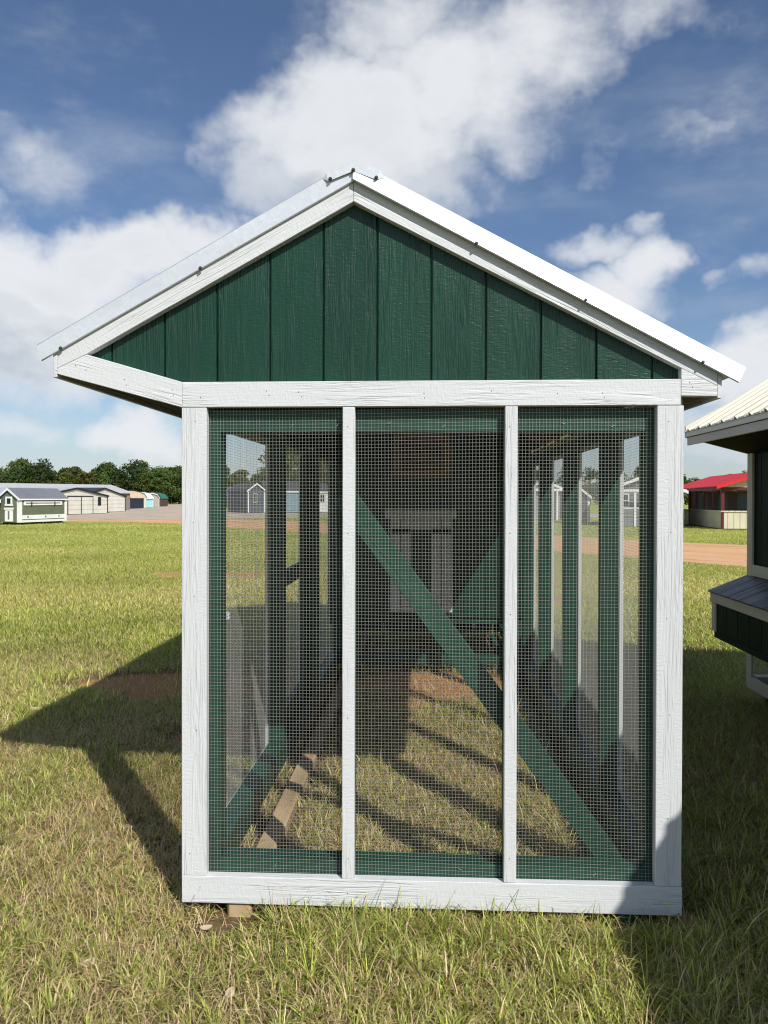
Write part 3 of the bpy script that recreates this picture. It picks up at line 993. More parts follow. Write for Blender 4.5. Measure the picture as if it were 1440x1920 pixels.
def shed(name, label, cat, A, B, depth, eave, ridge, wall, roof, gable_front=True, trim=None, gambrel=False, doors=(), windows=(), over=0.15, group=None, z0=0.05, flash=None):
    """A and B: ground points of the front, left to right as the viewer sees it; depth goes away behind the front.
    gable_front: the ridge runs from front to back; otherwise it runs along the front."""
    A, B = Vector((A[0], A[1], 0)), Vector((B[0], B[1], 0))
    L = (B - A).length
    wm = frame(A, B - A)
    if wm.col[1].y < 0:                     # local +Y must lead away from the viewer
        raise ValueError(name)
    root = bpy.data.objects.new(name, None)
    root.empty_display_size = 0.5
    link(root, wm)
    tag(root, label, cat, group)

    def part(nm, vs, fs, m, par=root, bev=0.0):
        return mesh_obj(nm, vs, fs, m, par, wm, bevel=bev)

    def bx(nm, lo, hi, m, par=root):
        (x0, y0, q0), (x1, y1, q1) = lo, hi
        return part(nm, [(x0, y0, q0), (x1, y0, q0), (x1, y1, q0), (x0, y1, q0), (x0, y0, q1), (x1, y0, q1), (x1, y1, q1), (x0, y1, q1)], BOXF, m, par)
    D = depth
    span = L if gable_front else D
    if gambrel:
        prof = [(0, eave), (span * 0.16, eave + (ridge - eave) * 0.68), (span / 2, ridge), (span * 0.84, eave + (ridge - eave) * 0.68), (span, eave)]
    else:
        prof = [(0, eave), (span / 2, ridge), (span, eave)]
    ends = (0, D) if gable_front else (0, L)
    loop = [(0, z0)] + prof + [(span, z0)]
    n = len(loop)
    pos = (lambda p, e: (p[0], e, p[1])) if gable_front else (lambda p, e: (e, p[0], p[1]))
    vs = [pos(p, ends[0]) for p in loop] + [pos(p, ends[1]) for p in loop]
    fs = [tuple(range(n)), tuple(range(2 * n - 1, n - 1, -1))] + [(i, i + n, (i + 1) % n + n, (i + 1) % n) for i in range(n)]
    part('wall', vs, fs, wall)
    # roof slabs
    t = 0.06
    first, last = prof[0], prof[-1]
    s1 = (prof[1][1] - first[1]) / (prof[1][0] - first[0])
    ext = [(first[0] - over, first[1] - over * s1)] + prof[1:-1] + [(last[0] + over, last[1] - over * s1)]
    e0, e1 = ends[0] - over, ends[1] + over
    for i in range(len(ext) - 1):
        p, q = ext[i], ext[i + 1]
        lift = 0.012
        vs = [pos((a[0], a[1] + dz + lift), e) for e in (e0, e1) for a in (p, q) for dz in (0, t)]
        part('roof_slope', vs, [(0, 1, 3, 2), (4, 6, 7, 5), (0, 4, 5, 1), (2, 3, 7, 6), (1, 5, 7, 3), (0, 2, 6, 4)], roof)
    if trim:
        w = 0.10
        for x in (0, L):
            bx('corner_trim', (x - 0.02 if x == 0 else x - w, -0.03, z0), (w if x == 0 else x + 0.02, -0.005, eave - 0.02), trim)
        bx('corner_trim', (L + 0.005, 0.0, z0), (L + 0.03, w, eave - 0.02), trim)
        if gable_front:
            for i in range(len(ext) - 1):
                p, q = ext[i], ext[i + 1]
                vs = [(a[0], yy, a[1] + dz) for yy in (-over - 0.02, -over + 0.005) for a in (p, q) for dz in (-0.10, 0.075)]
                part('rake_trim', vs, [(0, 1, 3, 2), (4, 6, 7, 5), (0, 4, 5, 1), (2, 3, 7, 6), (1, 5, 7, 3), (0, 2, 6, 4)], trim)
        else:
            bx('fascia', (-over, -over - 0.02, eave - over * s1 - 0.10), (L + over, -over - 0.001, eave - over * s1 + 0.07), trim)
    for (x0, x1, q0, q1, m, tm) in doors:
        dd = bx('door', (x0, -0.035, q0), (x1, -0.002, q1), m)
        if tm:
            for lo, hi in (((x0 - 0.09, -0.05, q0), (x0, -0.003, q1)), ((x1, -0.05, q0), (x1 + 0.09, -0.003, q1)), ((x0 - 0.09, -0.05, q1 + 0.001), (x1 + 0.09, -0.003, q1 + 0.09))):
                bx('door_trim', lo, hi, tm, dd)
    for (x0, x1, q0, q1, tm) in windows:
        ww = bx('window', (x0, -0.03, q0), (x1, -0.002, q1), MT['glass'])
        if tm:
            for lo, hi in (((x0 - 0.07, -0.05, q0 - 0.07), (x0, -0.003, q1 + 0.07)), ((x1, -0.05, q0 - 0.07), (x1 + 0.07, -0.003, q1 + 0.07)),
                           ((x0, -0.05, q1), (x1, -0.003, q1 + 0.07)), ((x0, -0.05, q0 - 0.07), (x1, -0.003, q0)),
                           (((x0 + x1) / 2 - 0.02, -0.04, q0), ((x0 + x1) / 2 + 0.02, -0.031, q1)), ((x0, -0.04, (q0 + q1) / 2 - 0.02), ((x1), -0.031, (q0 + q1) / 2 + 0.02))):
                bx('window_trim', lo, hi, tm, ww)
    return root, bx, part, wm, L


sage = cm('sage_siding', (0.135, 0.150, 0.100))
slate = cm('slate_metal_roof', (0.17, 0.18, 0.20), rough=0.4)
cream_lap = cm('cream_lap_siding', (0.72, 0.70, 0.60), 'lap', pitch=0.42)
cream_lap2 = cm('pale_cream_lap_siding', (0.76, 0.74, 0.65), 'lap', pitch=0.42)
navy_roof = cm('navy_shingle', (0.03, 0.038, 0.055))

# sage hutch: the long side faces the viewer, its gable end is at the left
h, bx, part, wm, L = shed('chicken_coop', 'sage green hutch with white trim and slate roof at the left edge of the field', 'chicken coop',
                          (-23.29, 40.78), (-22.42, 44.74), 1.45, 1.52, 2.06, sage, slate, False, None, over=0.10, z0=0.14)
bx('corner_trim', (-0.02, -0.03, 0.14), (0.20, -0.004, 1.46), WHT)
bx('corner_trim', (L - 0.16, -0.03, 0.14), (L + 0.02, -0.004, 1.46), WHT)
bx('bottom_trim', (0.201, -0.03, 0.32), (L - 0.161, -0.004, 0.56), WHT)
bx('bottom_trim', (0.201, -0.028, 0.14), (L - 0.161, -0.004, 0.27), WHT)
bx('top_panel', (0.34, -0.05, 1.12), (L - 0.42, -0.004, 1.36), WHT)
bx('slot', (0.5, -0.056, 1.22), (L - 0.6, -0.051, 1.27), BLK)
bx('fascia', (-0.10, -0.12, 1.42), (L + 0.10, -0.101, 1.50), WHT)
for x in (0.9, L - 1.15):
    bx('hinge', (x, -0.07, 1.10), (x + 0.09, -0.057, 1.32), BLK)
for x in (0.62, L / 2 + 0.1, L - 0.75):
    bx('knob', (x, -0.06, 0.42), (x + 0.07, -0.031, 0.49), BLK)
bx('corner_trim', (-0.03, 0.001, 0.14), (-0.004, 0.14, 1.50), WHT)
bx('corner_trim', (-0.03, 1.36, 0.14), (-0.004, 1.47, 1.50), WHT)
pdh = bx('pop_door', (-0.045, 0.42, 0.20), (-0.004, 0.95, 0.86), WHT)
bx('door_panel', (-0.055, 0.63, 0.32), (-0.046, 0.74, 0.80), cm('grey_slot', (0.16, 0.17, 0.16)), pdh)
bx('door_header', (-0.075, 0.38, 0.87), (-0.004, 0.99, 0.99), WHT, pdh)
wdh = bx('window', (-0.035, 0.55, 1.20), (-0.004, 0.82, 1.52), MT['glass'])
for lo, hi in (((-0.055, 0.46, 1.11), (-0.005, 0.55, 1.62)), ((-0.055, 0.82, 1.11), (-0.005, 0.91, 1.62)), ((-0.055, 0.551, 1.521), (-0.005, 0.819, 1.62)), ((-0.06, 0.42, 1.09), (-0.005, 0.95, 1.199))):
    bx('window_trim', lo, hi, WHT, wdh)
for s in (0, 1):
    p, q = ((-0.10, 1.445), (0.725, 2.06)) if s == 0 else ((0.725, 2.06), (1.55, 1.445))
    part('rake_trim', [(xx, a[0], a[1] + dz) for xx in (-0.125, -0.102) for a in (p, q) for dz in (-0.07, 0.06)], [(0, 1, 3, 2), (4, 6, 7, 5), (0, 4, 5, 1), (2, 3, 7, 6), (1, 5, 7, 3), (0, 2, 6, 4)], WHT)
for x in (0.3, L / 2, L - 0.3):
    bx('block', (x - 0.1, 0.1, -0.01), (x + 0.1, 1.3, 0.139), BLK)

aq = cm('pale_aqua_siding', (0.55, 0.74, 0.74))
h, bx, part, wm, L = shed('playhouse', 'pale aqua and white hutch cut off by the left edge, beside the sage hutch', 'playhouse',
                          (-26.2, 39.6), (-24.35, 40.5), 1.6, 1.42, 1.95, aq, cm('bright_blue_roof', (0.03, 0.22, 0.55), rough=0.4), True, WHT,
                          windows=[(1.30, 1.55, 0.95, 1.25, WHT)], doors=[(0.9, 1.6, 0.15, 0.66, WHT, None)], over=0.12, z0=0.1)
bx('nest_box', (0.5, -0.35, 0.30), (1.75, -0.036, 0.62), WHT)

shed('metal_building', 'long grey metal building with low roof behind the cream garage', 'building',
     (-51.5, 74.0), (-37.6, 94.6), 9, 2.15, 3.15, cm('brown_siding', (0.20, 0.17, 0.15)), cm('pale_grey_metal_roof', (0.50, 0.50, 0.48), rough=0.45), False, None, over=0.3)
shed('garage', 'cream metal garage with black trim, double door and dark square window', 'garage',
     (-33.1, 62.6), (-31.35, 72.6), 8, 1.72, 2.42, cream_lap, cm('grey_metal_roof', (0.45, 0.46, 0.47), rough=0.4), True, BLK,
     doors=[(3.85, 5.75, 0.06, 1.62, cream_lap, BLK), (5.86, 7.6, 0.06, 1.62, cream_lap, BLK)], windows=[(8.5, 9.0, 0.8, 1.62, None)], over=0.10)
shed('garage', 'plain cream metal garage just right of the one with the window', 'garage',
     (-34.75, 74.2), (-33.56, 82.73), 8, 1.72, 2.55, cream_lap2, navy_roof, True, BLK, over=0.10)
shed('storage_shed', 'white shed with navy roof behind the second cream garage', 'shed', (-41.0, 92.6), (-39.8, 100.0), 7, 1.5, 2.45, WHT, navy_roof, True, None, over=0.15)
row = 'sheds in the row along the gravel road'
shed('storage_shed', 'navy barn shed with tan roof in the far row', 'shed', (-41.9, 104.5), (-41.2, 109.2), 3.2, 1.6, 2.45, cm('navy_siding', (0.022, 0.032, 0.055)), cm('tan_roof', (0.62, 0.46, 0.30)), False, None, True, over=0.12, group=row)
shed('storage_shed', 'cream barn shed with grey roof between the navy and the aqua shed', 'shed', (-43.4, 110.4), (-42.6, 114.0), 3.2, 1.6, 2.35, cm('cream_siding', (0.72, 0.66, 0.52)), cm('mid_grey_shingle', (0.20, 0.21, 0.23)), True, None, True, over=0.12, group=row)
shed('storage_shed', 'light aqua barn shed with white roof in the far row', 'shed', (-44.2, 115.6), (-43.6, 119.8), 3.2, 1.55, 2.35, cm('aqua_siding', (0.42, 0.78, 0.80)), WHT, False, WHT, True, over=0.12, group=row)
shed('storage_shed', 'beige barn shed with grey roof right of the aqua shed', 'shed', (-45.6, 121.5), (-44.9, 126.3), 3.2, 1.5, 2.3, cm('beige_siding', (0.50, 0.46, 0.40)), cm('mid_grey_shingle', (0.2, 0.2, 0.2)), True, WHT, True, over=0.12, group=row)
shed('storage_shed', 'slate grey barn shed left of the brown shed', 'shed', (-46.8, 127.5), (-46.2, 130.6), 3.2, 1.5, 2.25, cm('slate_siding', (0.15, 0.16, 0.19)), navy_roof, True, None, True, over=0.12, group=row)
shed('storage_shed', 'brown barn shed with green roof in the far row', 'shed', (-47.0, 130.7), (-46.4, 135.2), 3.2, 1.5, 2.35, cm('brown_shed_siding', (0.085, 0.055, 0.042)), cm('green_roof', (0.035, 0.15, 0.11)), False, None, True, over=0.12, group=row)
shed('storage_shed', 'tan barn shed at the far end of the row by the road', 'shed', (-48.4, 136.0), (-47.9, 139.6), 3.2, 1.5, 2.2, cm('tan_siding', (0.52, 0.42, 0.27)), navy_roof, True, None, True, over=0.12, group=row)

# seen through the wire on the left
shed('storage_shed', 'weathered tan shed seen through the left panel, furthest left', 'shed', (-35.6, 124.5), (-32.6, 126.0), 4, 2.3, 3.1, cm('weathered_siding', (0.20, 0.18, 0.155), 'lap', pitch=0.3, vertical=True), cm('weathered_roof', (0.30, 0.27, 0.22)), True, WHT, over=0.2)
shed('storage_shed', 'grey barn shed with rounded roof behind the left panel', 'shed', (-32.2, 121.6), (-30.2, 122.4), 4, 2.1, 3.3, cm('dull_grey_siding', (0.15, 0.16, 0.175)), cm('mid_grey_shingle', (0.2, 0.2, 0.2)), True, None, True, over=0.2)
shed('storage_shed', 'blue grey shed with white framed window seen through the left panel', 'shed', (-29.4, 113.2), (-24.0, 114.4), 4, 2.0, 3.0, cm('blue_grey_siding', (0.20, 0.235, 0.28), 'lap', pitch=0.3, vertical=True), cm('blue_grey_roof', (0.26, 0.29, 0.34)), False, None,
     windows=[(2.3, 3.2, 0.85, 1.65, WHT)], over=0.2)
dk = cm('slate_blue_siding', (0.085, 0.110, 0.135), 'lap', pitch=0.25)
shed('cottage_shed', 'slate blue cottage shed with white trimmed gable seen through the wire', 'shed', (-18.6, 77.4), (-17.05, 78.5), 5.5, 2.35, 3.05, dk, cm('charcoal_shingle', (0.075, 0.078, 0.085)), True, WHT,
     windows=[(0.62, 0.95, 1.15, 2.0, cm('light_wood', (0.55, 0.47, 0.36)))], over=0.14)
teal = cm('pale_blue_siding', (0.235, 0.335, 0.385), 'lap', pitch=0.25)
shed('cottage_shed', 'pale blue shed side under a charcoal roof between the wall studs', 'shed', (-16.95, 78.8), (-12.6, 81.0), 4, 2.30, 3.3, teal, cm('charcoal_shingle', (0.07, 0.07, 0.07)), False, WHT, over=0.12)
shed('cottage_shed', 'small white shed with paned door seen through the left panel', 'shed', (-12.1, 81.2), (-10.7, 81.7), 3.5, 2.25, 3.1, WHT, cm('charcoal_shingle', (0.07, 0.07, 0.07)), False, WHT,
     windows=[(0.48, 0.92, 1.15, 1.95, WHT)], over=0.08)

# seen through the wire on the right
lg = cm('light_grey_siding', (0.30, 0.31, 0.33), 'lap', pitch=0.25)
gr = cm('grey_siding', (0.20, 0.215, 0.245), 'lap', pitch=0.25)
h, bx, part, wm, L = shed('porch_cabin', 'light grey cabin with white porch posts seen through the right panel', 'cabin', (6.6, 54.6), (10.0, 55.2), 6, 2.15, 2.85, lg, cm('pale_grey_metal_roof', (0.5, 0.5, 0.5)), True, WHT, over=0.25)
for x in (0.9, 1.75, 2.6, 3.1):
    bx('porch_post', (x, -0.30, 0.0), (x + 0.13, -0.17, 2.10), WHT)
bx('porch_beam', (-0.1, -0.32, 2.101), (L + 0.1, -0.15, 2.28), WHT)
h, bx, part, wm, L = shed('porch_cabin', 'grey cabin with white railed porch and pale roof behind the right panel', 'cabin', (10.2, 43.2), (14.3, 42.4), 6, 2.05, 2.85, gr, WHT, True, WHT, over=0.25,
                          windows=[(0.6, 1.2, 1.15, 1.8, WHT), (2.2, 2.9, 1.15, 1.8, WHT)])
for x in (0.7, 1.5, 2.3, 3.1):
    bx('porch_post', (x, -0.75, 0.0), (x + 0.11, -0.64, 1.95), WHT)
bx('porch_rail', (0.0, -0.74, 1.00), (L, -0.66, 1.08), WHT)
bx('porch_wall', (0.0, -0.72, 0.05), (L, -0.67, 0.98), gr)
bx('porch_beam', (-0.1, -0.78, 1.951), (L + 0.1, -0.60, 2.10), WHT)
shed('storage_shed', 'small dark timber shed with white gable edge between the right wall studs', 'shed', (8.9, 47.6), (10.1, 47.4), 3.0, 1.75, 2.25, cm('dark_timber', (0.10, 0.10, 0.105)), cm('mid_grey_shingle', (0.2, 0.2, 0.2)), True, WHT, over=0.15)

# screened pavilion with a red roof
red = cm('red_metal_roof', (0.62, 0.022, 0.035), rough=0.7)
maroon = cm('maroon_post', (0.115, 0.012, 0.018))
tan = cm('cream_panel', (0.66, 0.60, 0.45), 'lap', pitch=0.3, vertical=True)
pv = bpy.data.objects.new('pavilion', None)
pv.empty_display_size = 0.5
wm = frame((15.0, 38.5, 0), (4.3, -0.42, 0))
link(pv, wm)
tag(pv, 'screened pavilion with red metal roof and maroon posts beside the clay track', 'pavilion')


def pbx(nm, lo, hi, m, par=pv):
    (x0, y0, q0), (x1, y1, q1) = lo, hi
    return mesh_obj(nm, [(x0, y0, q0), (x1, y0, q0), (x1, y1, q0), (x0, y1, q0), (x0, y0, q1), (x1, y0, q1), (x1, y1, q1), (x0, y1, q1)], BOXF, m, par, wm)


PW, PD, PD2 = 4.3, 7.4, 10.8
pbx('panel', (0.13, 0.02, 0.05), (PW - 0.13, 0.07, 0.90), tan)
pbx('panel', (0.02, 0.13, 0.05), (0.07, PD - 0.13, 0.90), tan)
pbx('panel', (PW - 0.07, 0.13, 0.05), (PW - 0.02, PD - 0.13, 0.90), tan)
pbx('rail', (-0.03, -0.03, 0.901), (PW + 0.03, 0.10, 0.97), tan)
pbx('rail', (-0.03, 0.101, 0.901), (0.10, PD, 0.97), tan)
pbx('rail', (PW - 0.10, 0.101, 0.901), (PW + 0.03, PD, 0.97), tan)
for x, y in ((0, 0), (PW - 0.12, 0), (0, PD - 0.12), (PW - 0.12, PD - 0.12), (0, PD2 - 0.12), (PW - 0.12, PD2 - 0.12)):
    pbx('post', (x, y, 0.0), (x + 0.12, y + 0.12, 0.90), maroon)
    pbx('post', (x - 0.02, y - 0.02, 0.971), (x + 0.14, y + 0.14, 2.02), maroon)
for y in (1.9, 3.8, 5.6):
    pbx('mullion', (0.02, y, 0.971), (0.10, y + 0.10, 2.02), maroon)
    pbx('mullion', (PW - 0.10, y, 0.971), (PW - 0.02, y + 0.10, 2.02), maroon)
for x in (1.3, 2.8):
    pbx('mullion', (x, 0.02, 0.971), (x + 0.10, 0.10, 2.02), maroon)
pbx('eave_beam', (-0.05, -0.05, 2.021), (PW + 0.05, 0.12, 2.17), maroon)
pbx('eave_beam', (-0.05, 0.121, 2.021), (0.12, PD2, 2.17), maroon)
pbx('eave_beam', (PW - 0.12, 0.121, 2.021), (PW + 0.05, PD2, 2.17), maroon)
pbx('inner_wall', (0.11, PD - 0.30, 0.05), (PW - 0.11, PD - 0.24, 2.02), cm('dim_screen_wall', (0.16, 0.145, 0.125)))
for x in (0.5, 1.6, 2.7):
    pbx('inner_window', (x, PD - 0.33, 0.95), (x + 0.55, PD - 0.305, 1.9), cm('aqua_pane', (0.16, 0.27, 0.27)))
pbx('deck', (0.0, 0.13, 0.0), (PW, PD2, 0.045), maroon)
for k in range(12):
    pbx('baluster', (0.04, PD + 0.12 + k * 0.26, 0.12), (0.08, PD + 0.17 + k * 0.26, 0.85), maroon)
pbx('porch_rail', (0.02, PD, 0.851), (0.10, PD2 - 0.13, 0.93), maroon)
for k in range(3):
    pbx('porch_slat', (0.5 + k, PD + 1.0, 0.05), (0.62 + k, PD + 1.12, 2.0), cm('yellow_pine', (0.55, 0.38, 0.12)))
prs = [(-0.35, 2.06), (PW / 2, 2.86), (PW + 0.35, 2.06)]
for p, q in zip(prs[:-1], prs[1:]):
    mesh_obj('roof_slope', [(a[0], yy, a[1] + dz) for yy in (-0.4, PD2 + 0.3) for a in (p, q) for dz in (0.12, 0.17)], [(0, 1, 3, 2), (4, 6, 7, 5), (0, 4, 5, 1), (2, 3, 7, 6), (1, 5, 7, 3), (0, 2, 6, 4)], red, pv, wm)
    mesh_obj('rake_trim', [(a[0], yy, a[1] + dz) for yy in (-0.43, -0.402) for a in (p, q) for dz in (0.02, 0.18)], [(0, 1, 3, 2), (4, 6, 7, 5), (0, 4, 5, 1), (2, 3, 7, 6), (1, 5, 7, 3), (0, 2, 6, 4)], red, pv, wm)
mesh_obj('gable_panel', [(x, yy, z) for yy in (-0.02, 0.03) for x, z in ((0.05, 2.175), (PW - 0.05, 2.175), (PW / 2, 2.93))], [(0, 1, 2), (3, 5, 4), (0, 3, 4, 1), (1, 4, 5, 2), (2, 5, 3, 0)], tan, pv, wm)


# ------------------------------------------------------------------ trees
def leaf_mat(name, dark, light):
    m = bpy.data.materials.new(name)
    m.use_nodes = True
    T = NT(m.node_tree)
    m.node_tree.nodes.clear()
    out = T.n('ShaderNodeOutputMaterial')
    at = T.n('ShaderNodeAttribute')
    at.attribute_name = 'tone'
    oi = T.n('ShaderNodeObjectInfo')
    c = T.mix(at.outputs['Fac'], dark, light)
    hs = T.n('ShaderNodeHueSaturation')
    T.link(c, hs.inputs['Color'])
    T.link(T.math('MULTIPLY_ADD', oi.outputs['Random'], 0.05, 0.475), hs.inputs['Hue'])
    T.link(T.math('MULTIPLY_ADD', oi.outputs['Random'], 0.6, 0.95), hs.inputs['Value'])
    d, t = T.n('ShaderNodeBsdfDiffuse'), T.n('ShaderNodeBsdfTranslucent')
    T.link(hs.outputs[0], d.inputs[0])
    T.link(hs.outputs[0], t.inputs[0])
    mx = T.n('ShaderNodeMixShader')
    mx.inputs[0].default_value = 0.25
    T.link(d.outputs[0], mx.inputs[1])
    T.link(t.outputs[0], mx.inputs[2])
    T.link(mx.outputs[0], out.inputs[0])
    return m


BARK = plain_mat('tree_bark', (0.11, 0.085, 0.065), 0.9, 0, 0.25, 3.0)
LEAF = [leaf_mat('oak_leaves', (0.030, 0.050, 0.014), (0.125, 0.155, 0.045)), leaf_mat('pine_needles', (0.022, 0.042, 0.018), (0.075, 0.105, 0.040)), leaf_mat('olive_leaves', (0.040, 0.050, 0.012), (0.14, 0.145, 0.038))]


def add_branch(V, F, a, b, r0, r1, n=6):
    a, b = Vector(a), Vector(b)
    d = (b - a).normalized()
    s = d.orthogonal().normalized()
    t = d.cross(s)
    i0 = len(V)
    for c, r in ((a, r0), (b, r1)):
        for k in range(n):
            an = 2 * math.pi * k / n
            V.append(c + (s * math.cos(an) + t * math.sin(an)) * r)
    for k in range(n):
        F.append((i0 + k, i0 + (k + 1) % n, i0 + n + (k + 1) % n, i0 + n + k))


def tree_meshes(seed, height, spread, base, leafm, nclump=62, per=44, size=0.36):
    rng = np.random.default_rng(seed)
    V, F = [], []
    lean = Vector((rng.uniform(-0.4, 0.4), rng.uniform(-0.4, 0.4), 0))
    top = Vector((0, 0, height * 0.72)) + lean
    add_branch(V, F, (0, 0, -0.1), lean * 0.4 + Vector((0, 0, height * 0.35)), height * 0.030, height * 0.021, 8)
    add_branch(V, F, lean * 0.4 + Vector((0, 0, height * 0.35)), top, height * 0.021, height * 0.007, 8)
    cl = []
    for k in range(nclump):
        z = base + (1 - base) * rng.beta(1.5, 1.25)
        u = (z - base) / (1 - base)
        rad = spread * (math.sin(math.pi * min(1, 0.16 + 0.84 * u) ** 0.75) ** 0.7) * rng.uniform(0.35, 1.0)
        an = rng.uniform(0, 2 * math.pi)
        cl.append((np.array([rad * math.cos(an), rad * math.sin(an), height * (0.03 + 0.95 * z)]), rng.uniform(0.10, 0.19) * height * 0.72))
    for k in range(7):
        c, _ = cl[rng.integers(len(cl))]
        zz = min(height * 0.65, c[2] * 0.7)
        add_branch(V, F, lean * (zz / height) + Vector((0, 0, zz)), Vector(c) * 0.9, height * 0.011, height * 0.003, 5)
    tr = bpy.data.meshes.new('trunk')
    tr.from_pydata([tuple(v) for v in V], [], F)
    tr.materials.append(BARK)
    P, N = [], []
    tone = []
    for c, r in cl:
        q = rng.normal(size=(per, 3))
        q /= np.linalg.norm(q, axis=1)[:, None]
        rr = r * rng.uniform(0.55, 1.05, per) ** 0.6
        p = c + q * rr[:, None] * np.array([1.15, 1.15, 0.72])
        P.append(p)
        N.append(q + rng.normal(scale=0.55, size=(per, 3)))
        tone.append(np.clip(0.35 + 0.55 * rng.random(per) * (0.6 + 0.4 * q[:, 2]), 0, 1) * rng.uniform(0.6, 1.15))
    P, N, tone = np.concatenate(P), np.concatenate(N), np.concatenate(tone)
    N /= np.linalg.norm(N, axis=1)[:, None]
    up_ = rng.normal(size=N.shape)
    s = np.cross(N, up_)
    s /= np.linalg.norm(s, axis=1)[:, None]
    t = np.cross(N, s)
    sz = size * rng.uniform(0.55, 1.35, len(P))[:, None]
    quad = np.stack([P - s * sz * 0.6, P + t * sz * 0.9, P + s * sz * 0.6, P - t * sz * 0.9], axis=1).reshape(-1, 3)
    me = bpy.data.meshes.new('crown')
    me.from_pydata(quad.tolist(), [], np.arange(len(quad)).reshape(-1, 4).tolist())
    at = me.attributes.new('tone', 'FLOAT', 'POINT')
    at.data.foreach_set('value', np.repeat(tone, 4).astype(np.float32))
    me.materials.append(leafm)
    return tr, me


TREES = [tree_meshes(1, 11, 5.6, 0.04, LEAF[0]), tree_meshes(2, 13, 5.2, 0.06, LEAF[0]), tree_meshes(3, 11, 6.0, 0.02, LEAF[2]),
         tree_meshes(4, 13, 4.4, 0.14, LEAF[1]), tree_meshes(5, 10, 6.0, 0.02, LEAF[0]), tree_meshes(6, 12, 5.0, 0.08, LEAF[1])]
rt_ = random.Random(5)


def tree(x, y, kind, sc, label, group):
    wmx = Matrix.Translation((x, y, 0)) @ Matrix.Rotation(rt_.uniform(0, 6.28), 4, 'Z') @ Matrix.Diagonal((sc * rt_.uniform(0.9, 1.15), sc * rt_.uniform(0.9, 1.15), sc, 1))
    r = bpy.data.objects.new('tree', None)
    r.empty_display_size = 1
    link(r, wmx)
    tag(r, label, 'tree', group)
    tr, cr = TREES[kind]
    shared('trunk', tr, wmx, r)
    shared('crown', cr, wmx, r)


WOOD = 'broadleaf and pine trees of the wood line beyond the sheds'
KINDS = {0: 'broad dark green oak in the wood line beyond the sheds', 1: 'tall dark green oak in the wood line beyond the sheds', 2: 'olive green spreading tree in the wood line beyond the sheds',
         3: 'narrow dark pine in the wood line beyond the sheds', 4: 'low rounded oak in the wood line beyond the sheds', 5: 'bushy dark pine in the wood line beyond the sheds'}
# the wood along the far side of the field: two staggered rows
for i in range(74):
    t = i / 73
    x = -168 + 330 * t
    y = 214 + 14 * math.sin(t * 7.0) + rt_.uniform(-5, 5) - (26 if x < -75 else 0)
    if x < -60:
        y = 182 + rt_.uniform(-6, 6) + (x + 60) * 0.28
    k = rt_.choice([0, 1, 2, 3, 4, 5])
    tree(x + rt_.uniform(-1.5, 1.5), y, k, rt_.uniform(0.62, 0.80), KINDS[k], WOOD)
for i in range(64):
    t = i / 63
    x = -165 + 135 * t
    k = rt_.choice([0, 2, 4, 1])
    tree(x, 198 + (x + 60) * 0.30 + rt_.uniform(-3, 12), k, rt_.uniform(0.62, 0.86), KINDS[k], WOOD)
for i in range(34):
    x = -128 + 74 * i / 33
    k = rt_.choice([0, 2, 4, 0, 5])
    tree(x + rt_.uniform(-1, 1), 178 + (x + 60) * 0.22 + rt_.uniform(-4, 4), k, rt_.uniform(0.56, 0.74), KINDS[k], WOOD)
NEAR = [(-36.5, 150, 2, 0.62, 'olive tree rising behind the weathered tan shed through the left panel'),
        (-22.5, 118, 1, 0.80, 'tall oak behind the slate blue cottage shed'),
        (-17.8, 121, 0, 0.92, 'broad oak showing between the left wall studs above the pale blue shed'),
        (-74, 176, 0, 0.84, 'rounded dark oak at the end of the gravel road'),
        (-84, 180, 2, 0.78, 'yellowish olive tree behind the tan and aqua sheds'),
        (-66, 186, 4, 0.92, 'broad dark tree beside the white corner post at left')]
for x, y, k, sc_, lab in NEAR:
    tree(x, y, k, sc_, lab, None)

# ------------------------------------------------------------------ grass
def grass_mat():
    m = bpy.data.materials.new('grass_blades')
    m.use_nodes = True
    T = NT(m.node_tree)
    m.node_tree.nodes.clear()
    out = T.n('ShaderNodeOutputMaterial')
    at = T.n('ShaderNodeAttribute')
    at.attribute_name = 'tint'
    d, t = T.n('ShaderNodeBsdfDiffuse'), T.n('ShaderNodeBsdfTranslucent')
    T.link(at.outputs['Color'], d.inputs[0])
    T.link(at.outputs['Color'], t.inputs[0])
    mx = T.n('ShaderNodeMixShader')
    mx.inputs[0].default_value = 0.25
    T.link(d.outputs[0], mx.inputs[1])
    T.link(t.outputs[0], mx.inputs[2])
    gl = T.n('ShaderNodeBsdfGlossy')
    gl.inputs['Roughness'].default_value = 0.45
    gl.inputs['Color'].default_value = (0.9, 0.9, 0.8, 1)
    m2 = T.n('ShaderNodeMixShader')
    m2.inputs[0].default_value = 0.035
    T.link(mx.outputs[0], m2.inputs[1])
    T.link(gl.outputs[0], m2.inputs[2])
    T.link(m2.outputs[0], out.inputs[0])
    return m


GM = grass_mat()
GR = np.random.default_rng(2024)


